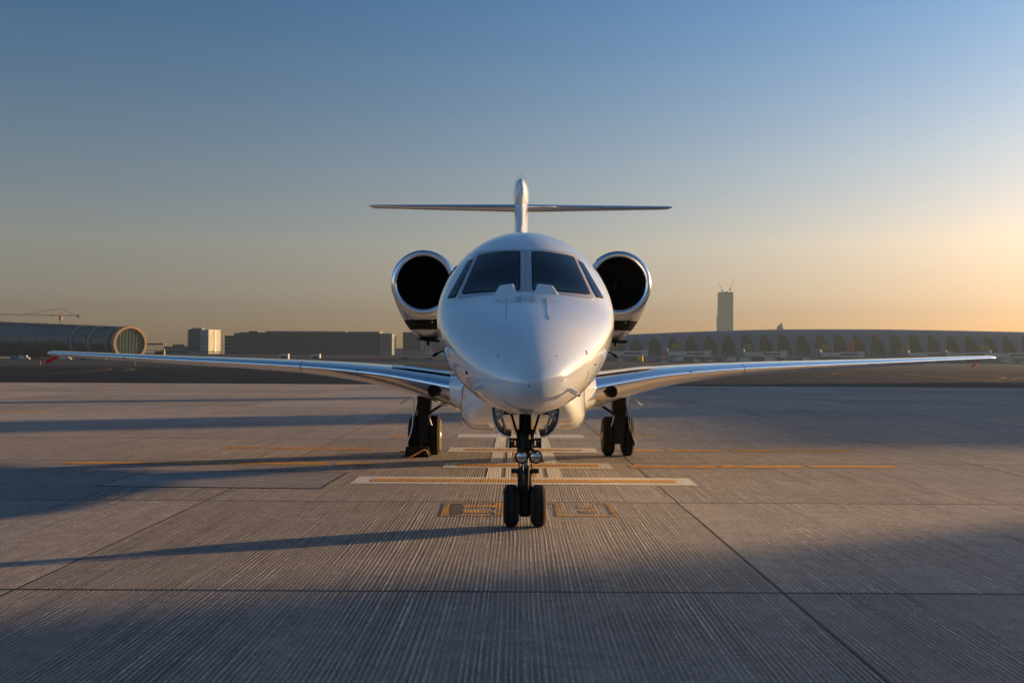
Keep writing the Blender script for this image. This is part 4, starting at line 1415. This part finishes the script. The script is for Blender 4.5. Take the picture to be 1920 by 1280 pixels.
for i in range(nx):
    for j in range(nz_):
        if pane is None:
            pane = MB().box((.12, -.3, .15), (cw - .12, .05, chh - .15)).build('window', M['office_glass'], of)
            o = pane
        else:
            o = link('window', pane.data, of)
        o.location = (xx(439) + i * cw, 0, 3.0 + j * chh)
for j in range(9):
    z = 3 + j * 2.3
    MB().box((xx(713), -1.45, z), (xx(734.8), -1.2, z + .22)).build('band', M['bdark'], of)
for j in range(6):
    MB().box((.4, .5, 2 + j * 3), (xx(437), .8, 4 + j * 3)).build('window', M['bglass'], of)
ex = xx(723.5)
ez = zz(641, 723)
em = MB().prism([(ex - 1.6, -1.6, ez - 2.4), (ex + 1.6, -1.6, ez - 2.4), (ex + 2.1, -1.6, ez + .2), (ex + 1.0, -1.6, ez + 1.6), (ex + .2, -1.6, ez + 3.0), (ex - .6, -1.6, ez + 1.5), (ex - 2.0, -1.6, ez + .4)], (0, .3, 0))
em.box((ex - 3.6, -1.6, ez - 4.6), (ex + 3.6, -1.3, ez - 3.5))
em.build('emblem', M['emblem'], of)

# paler office block behind the engine
BD = 890.0
u = BD / FPX
a_, b_ = face_frame(755, 862, BD)
ob = thing('striped_block', 'grey office block with striped floors under the left engine', 'building', a_)
xx = lambda px: (px - 755) * u
zz = lambda y, px: hz(y, px, BD)
MB().box((0, 0, 0), (xx(786), 25, zz(622.5, 770))).build('blue_wing', M['bblue'], ob)
MB().box((xx(786), 1, 0), (xx(862), 26, zz(619, 810))).build('wall', M['bdark'], ob)
for i in range(8):
    x = .5 + i * xx(786) / 8
    MB().box((x, -.3, 6), (x + .35, 0, zz(623.5, 770))).build('fin', M['bgrey'], ob)
for i in range(14):
    z = 7.5 + i * 1.75
    if z < zz(621, 810):
        MB().box((xx(788), .55, z), (xx(795.5), 1, z + .95)).build('panel', M['bwhite'], ob)
        MB().box((xx(797), .5, z), (xx(861.5), 1, z + .8)).build('floor_band', M['bgrey'], ob)
MB().box((xx(759), -12, 0), (xx(800), -2, zz(656, 780))).build('podium', M['bgrey'], ob)
# far low hangar seen in the gap
a_, b_ = face_frame(728, 762, 1150)
hg = thing('low_shed', 'low distant shed seen in the gap between two office blocks', 'shed', a_)
MB().box((0, 0, 0), (20, 14, hz(655.5, 745, 1150))).build('wall', M['bgrey'], hg)
MB().box((-.5, -.6, hz(655.5, 745, 1150)), (20.5, 14.5, hz(654, 745, 1150) + .5)).build('roof', M['bdark'], hg)
for x in (2, 11):
    MB().box((x, -.25, 2), (x + 6, 0, 5)).build('door', M['bstone'], hg)

# parked airliner, tail towards the left
AD = 800.0
p0 = at(815, AD)
al = thing('airliner', 'parked airliner with a striped flag tail, mostly behind the jet nose', 'airliner', p0)
u = AD / FPX
q = lambda px, y: Vector(((px - 815) * u, 0, hz(y, px, AD)))
fl = MB()
rg = []
for s, r, zc2 in ((-8, .2, 5.2), (-4, 1.0, 5.0), (2, 2.0, 4.5), (8, 2.6, 4.1), (40, 2.6, 4.0), (46, 2.1, 3.8), (50, .9, 3.5), (51, .1, 3.4)):
    rg.append([(s, r * math.cos(t), zc2 + r * math.sin(t)) for t in (2 * math.pi * k / 20 for k in range(20))])
fl.loft(rg).build('fuselage', M['gse_white'], al, smooth=50)
# fin made of slanting bands, rear to front
tipx0, tipx1, bx0, bx1 = q(796.5, 645), q(802, 645), q(803, 668), q(829, 669.5)
cols = [M['gse_white'], M['green'], M['gse_white'], M['bdark'], M['gse_red']]
cut = [0, .12, .42, .62, .8, 1]
fin_root = None
for i in range(5):
    f0, f1 = cut[i], cut[i + 1]
    A, B = tipx0.lerp(tipx1, f0), tipx0.lerp(tipx1, f1)
    C_, D_ = bx0.lerp(bx1, f1), bx0.lerp(bx1, f0)
    o = MB().prism([v + Vector((0, -.25, 0)) for v in (A, B, C_, D_)], (0, .5, 0)).build('tail_fin' if fin_root is None else 'stripe', cols[i], fin_root or al)
    fin_root = fin_root or o
s0 = q(802, 664)
MB().prism([(s0.x - 3, -9, s0.z + .6), (s0.x + 1, -9, s0.z + .6), (s0.x + 7, 0, s0.z - .4), (s0.x + 1, 0, s0.z - .4)], (0, 0, .35)).build('tailplane', M['gse_white'], al)
MB().prism([(18, -2, 3.2), (26, -2, 3.2), (20, -27, 4.6), (17, -27, 4.6)], (0, 0, .5)).build('wing', M['gse_white'], al)
MB().tube([(20, -9, 2.3), (25.5, -9, 2.3)], [1.2, 1.45], 16).build('engine', M['gse_white'], al)
for x in (22, 44):
    MB().lathe([(.01, -.8), (.6, -.8), (.6, .8), (.01, .8)], (x, 0, .6), 'Y', 12).box((x - .2, -.2, .6), (x + .2, .2, 2.4)).build('gear_leg', M['rubber'], al)

# sand bank and kerb wall in the middle distance
structure(MB().prism([(-330, 700, -.2), (-330, 720, 4.0), (-330, 735, 4.0), (-330, 760, -.2)], (300, 0, 0)).build('sand_bank', M['sand']))
wallo = MB().box((-115, 610, -.1), (-48, 611, 1.6)).build('low_barrier', M['gse_red'])
tag(wallo, 'long low reddish barrier in front of the glass offices', 'barrier')
wl2 = MB().box((-140, 560, -.1), (-32, 561, 1.1)).build('low_barrier', M['bgrey'])
tag(wl2, 'long low grey kerb barrier nearest the taxiway, left of the jet nose', 'barrier')
# white cabins before the offices
for px, lab in ((533, 'white cabin before the glass offices, left one of two'), (592, 'white cabin before the glass offices, right one of two')):
    t = thing('site_cabin', lab, 'cabin', at(px, 690), 0, 'white cabins before the offices')
    MB().box((-2.9, -2, 0), (2.9, 2, 4.2)).build('cabin_body', M['bwhite'], t)
    MB().box((-3.1, -2.2, 4.2), (3.1, 2.2, 4.5)).build('roof', M['bgrey'], t)
    MB().box((-1.8, -2.06, 1.4), (1.8, -2.0, 2.8)).build('window', M['bglass'], t)
# cars on the left
lg = 'vehicles on the far apron, left'
for px, D, kind, c_, lab, cat in ((29, 520, 'van', 'gse_blue', 'dark van, leftmost on the far apron', 'van'), (44, 520, 'van', 'gse_white', 'white van left of the red ribbon', 'van'),
                                  (122, 520, 'van', 'gse_white', 'white van by the dry shrubs under the left wing tip', 'van'), (165, 520, 'truck', 'gse_blue', 'blue truck under the left wing', 'truck'),
                                  (188, 520, 'van', 'gse_yellow', 'yellow van right of the blue truck under the left wing', 'van'), (760, 600, 'van', 'bdark', 'dark van near the grey barrier, left of the jet nose', 'van'),
                                  (806, 600, 'van', 'bdark', 'dark van below the airliner tail', 'van')):
    vehicle('parked_' + cat, lab, cat, at(px, D), .1, kind, M[c_], lg)
# dry shrubs
sh = MB()
for k in range(260):
    x, y, z = random.uniform(-5, 5), random.uniform(-1, 1), abs(random.gauss(.6, .5))
    r = random.uniform(.2, .45)
    d = Vector((random.uniform(-1, 1), random.uniform(-1, 1), random.uniform(-1, 1))).normalized() * r
    e = Vector((random.uniform(-1, 1), random.uniform(-1, 1), random.uniform(-1, 1))).normalized() * r
    p = Vector((x, y, z))
    sh.add([p - d, p + e, p + d], [(0, 1, 2)])
o = sh.build('shrub_row', M['bush'], loc=at(118, 540))
tag(o, 'low dark green shrub row under the left wing tip', 'shrubs')
# marker posts at the taxiway edge
mp = None
for px, y0_, lab in ((74, 686, 'thin marker post below the red ribbon'), (252, 684.5, 'thin marker post under the left wing')):
    p = at(px, 195)
    if mp is None:
        mp = thing('marker_post', lab, 'post', p, 0, 'marker posts beside the taxiway')
        MB().box((-.05, -.05, 0), (.05, .05, .75)).build('post', M['bgrey'], mp)
        MB().box((-.09, -.09, .62), (.09, .09, .8)).build('cap', M['gse_red'], mp)
    else:
        dup(mp, p, 0, lab)

# ------------------------------------------------------------------ hangars added out of view on the right to throw shade onto the apron
def hangar(label, x0, x1, y0, y1, h, bays):
    t = thing('hangar', label, 'hangar', (x0, y0, 0))
    w, d = x1 - x0, y1 - y0
    MB().box((0, 0, 0), (w, d, h - .6)).build('wall', M['bgrey'], t)
    MB().box((-.3, -.3, h - .6), (w + .3, d + .3, h)).build('roof', M['bwhite'], t)
    for i in range(bays):
        y = 1 + i * (d - 2) / bays
        MB().box((-.2, y + .2, .1), (0, y + (d - 2) / bays - .2, h - 1.8)).build('door', M['bwhite'], t)
    return t
hangar('pale hangar added out of view on the right to shade the foreground', 80.0, 125.0, -60.0, 48.4, 13.5, 11)
h2 = hangar('long grey hangar added out of view to shade the apron, right and further back', 75.0, 110.0, 56.0, 104.0, 9.3, 9)
MB().box((3, 13.4, 9.3), (7, 16.6, 13.6)).build('shadow_block', M['bwhite'], h2)  # roof block added, placed and sized to throw a shadow band
MB().box((3, 29.6, 9.3), (4.6, 31.0, 14.2)).build('shadow_stack', M['bgrey'], h2)  # thin stack added to throw a second, narrower shadow band

# ------------------------------------------------------------------ haze
hz_m = bpy.data.materials.new('haze_air')
hz_m.use_nodes = True
nt = hz_m.node_tree
for n in list(nt.nodes):
    if n.type != 'OUTPUT_MATERIAL':
        nt.nodes.remove(n)
pv = nt.nodes.new('ShaderNodeVolumePrincipled')
pv.inputs['Color'].default_value = (.58, .80, 1.0, 1)
pv.inputs['Density'].default_value = .00010
pv.inputs['Anisotropy'].default_value = .35
nt.links.new(pv.outputs[0], nt.nodes['Material Output'].inputs['Volume'])
hb = MB().box((-2600, -300, -1.3), (2600, 2600, 165)).build('haze', hz_m)
hb['kind'] = 'stuff'
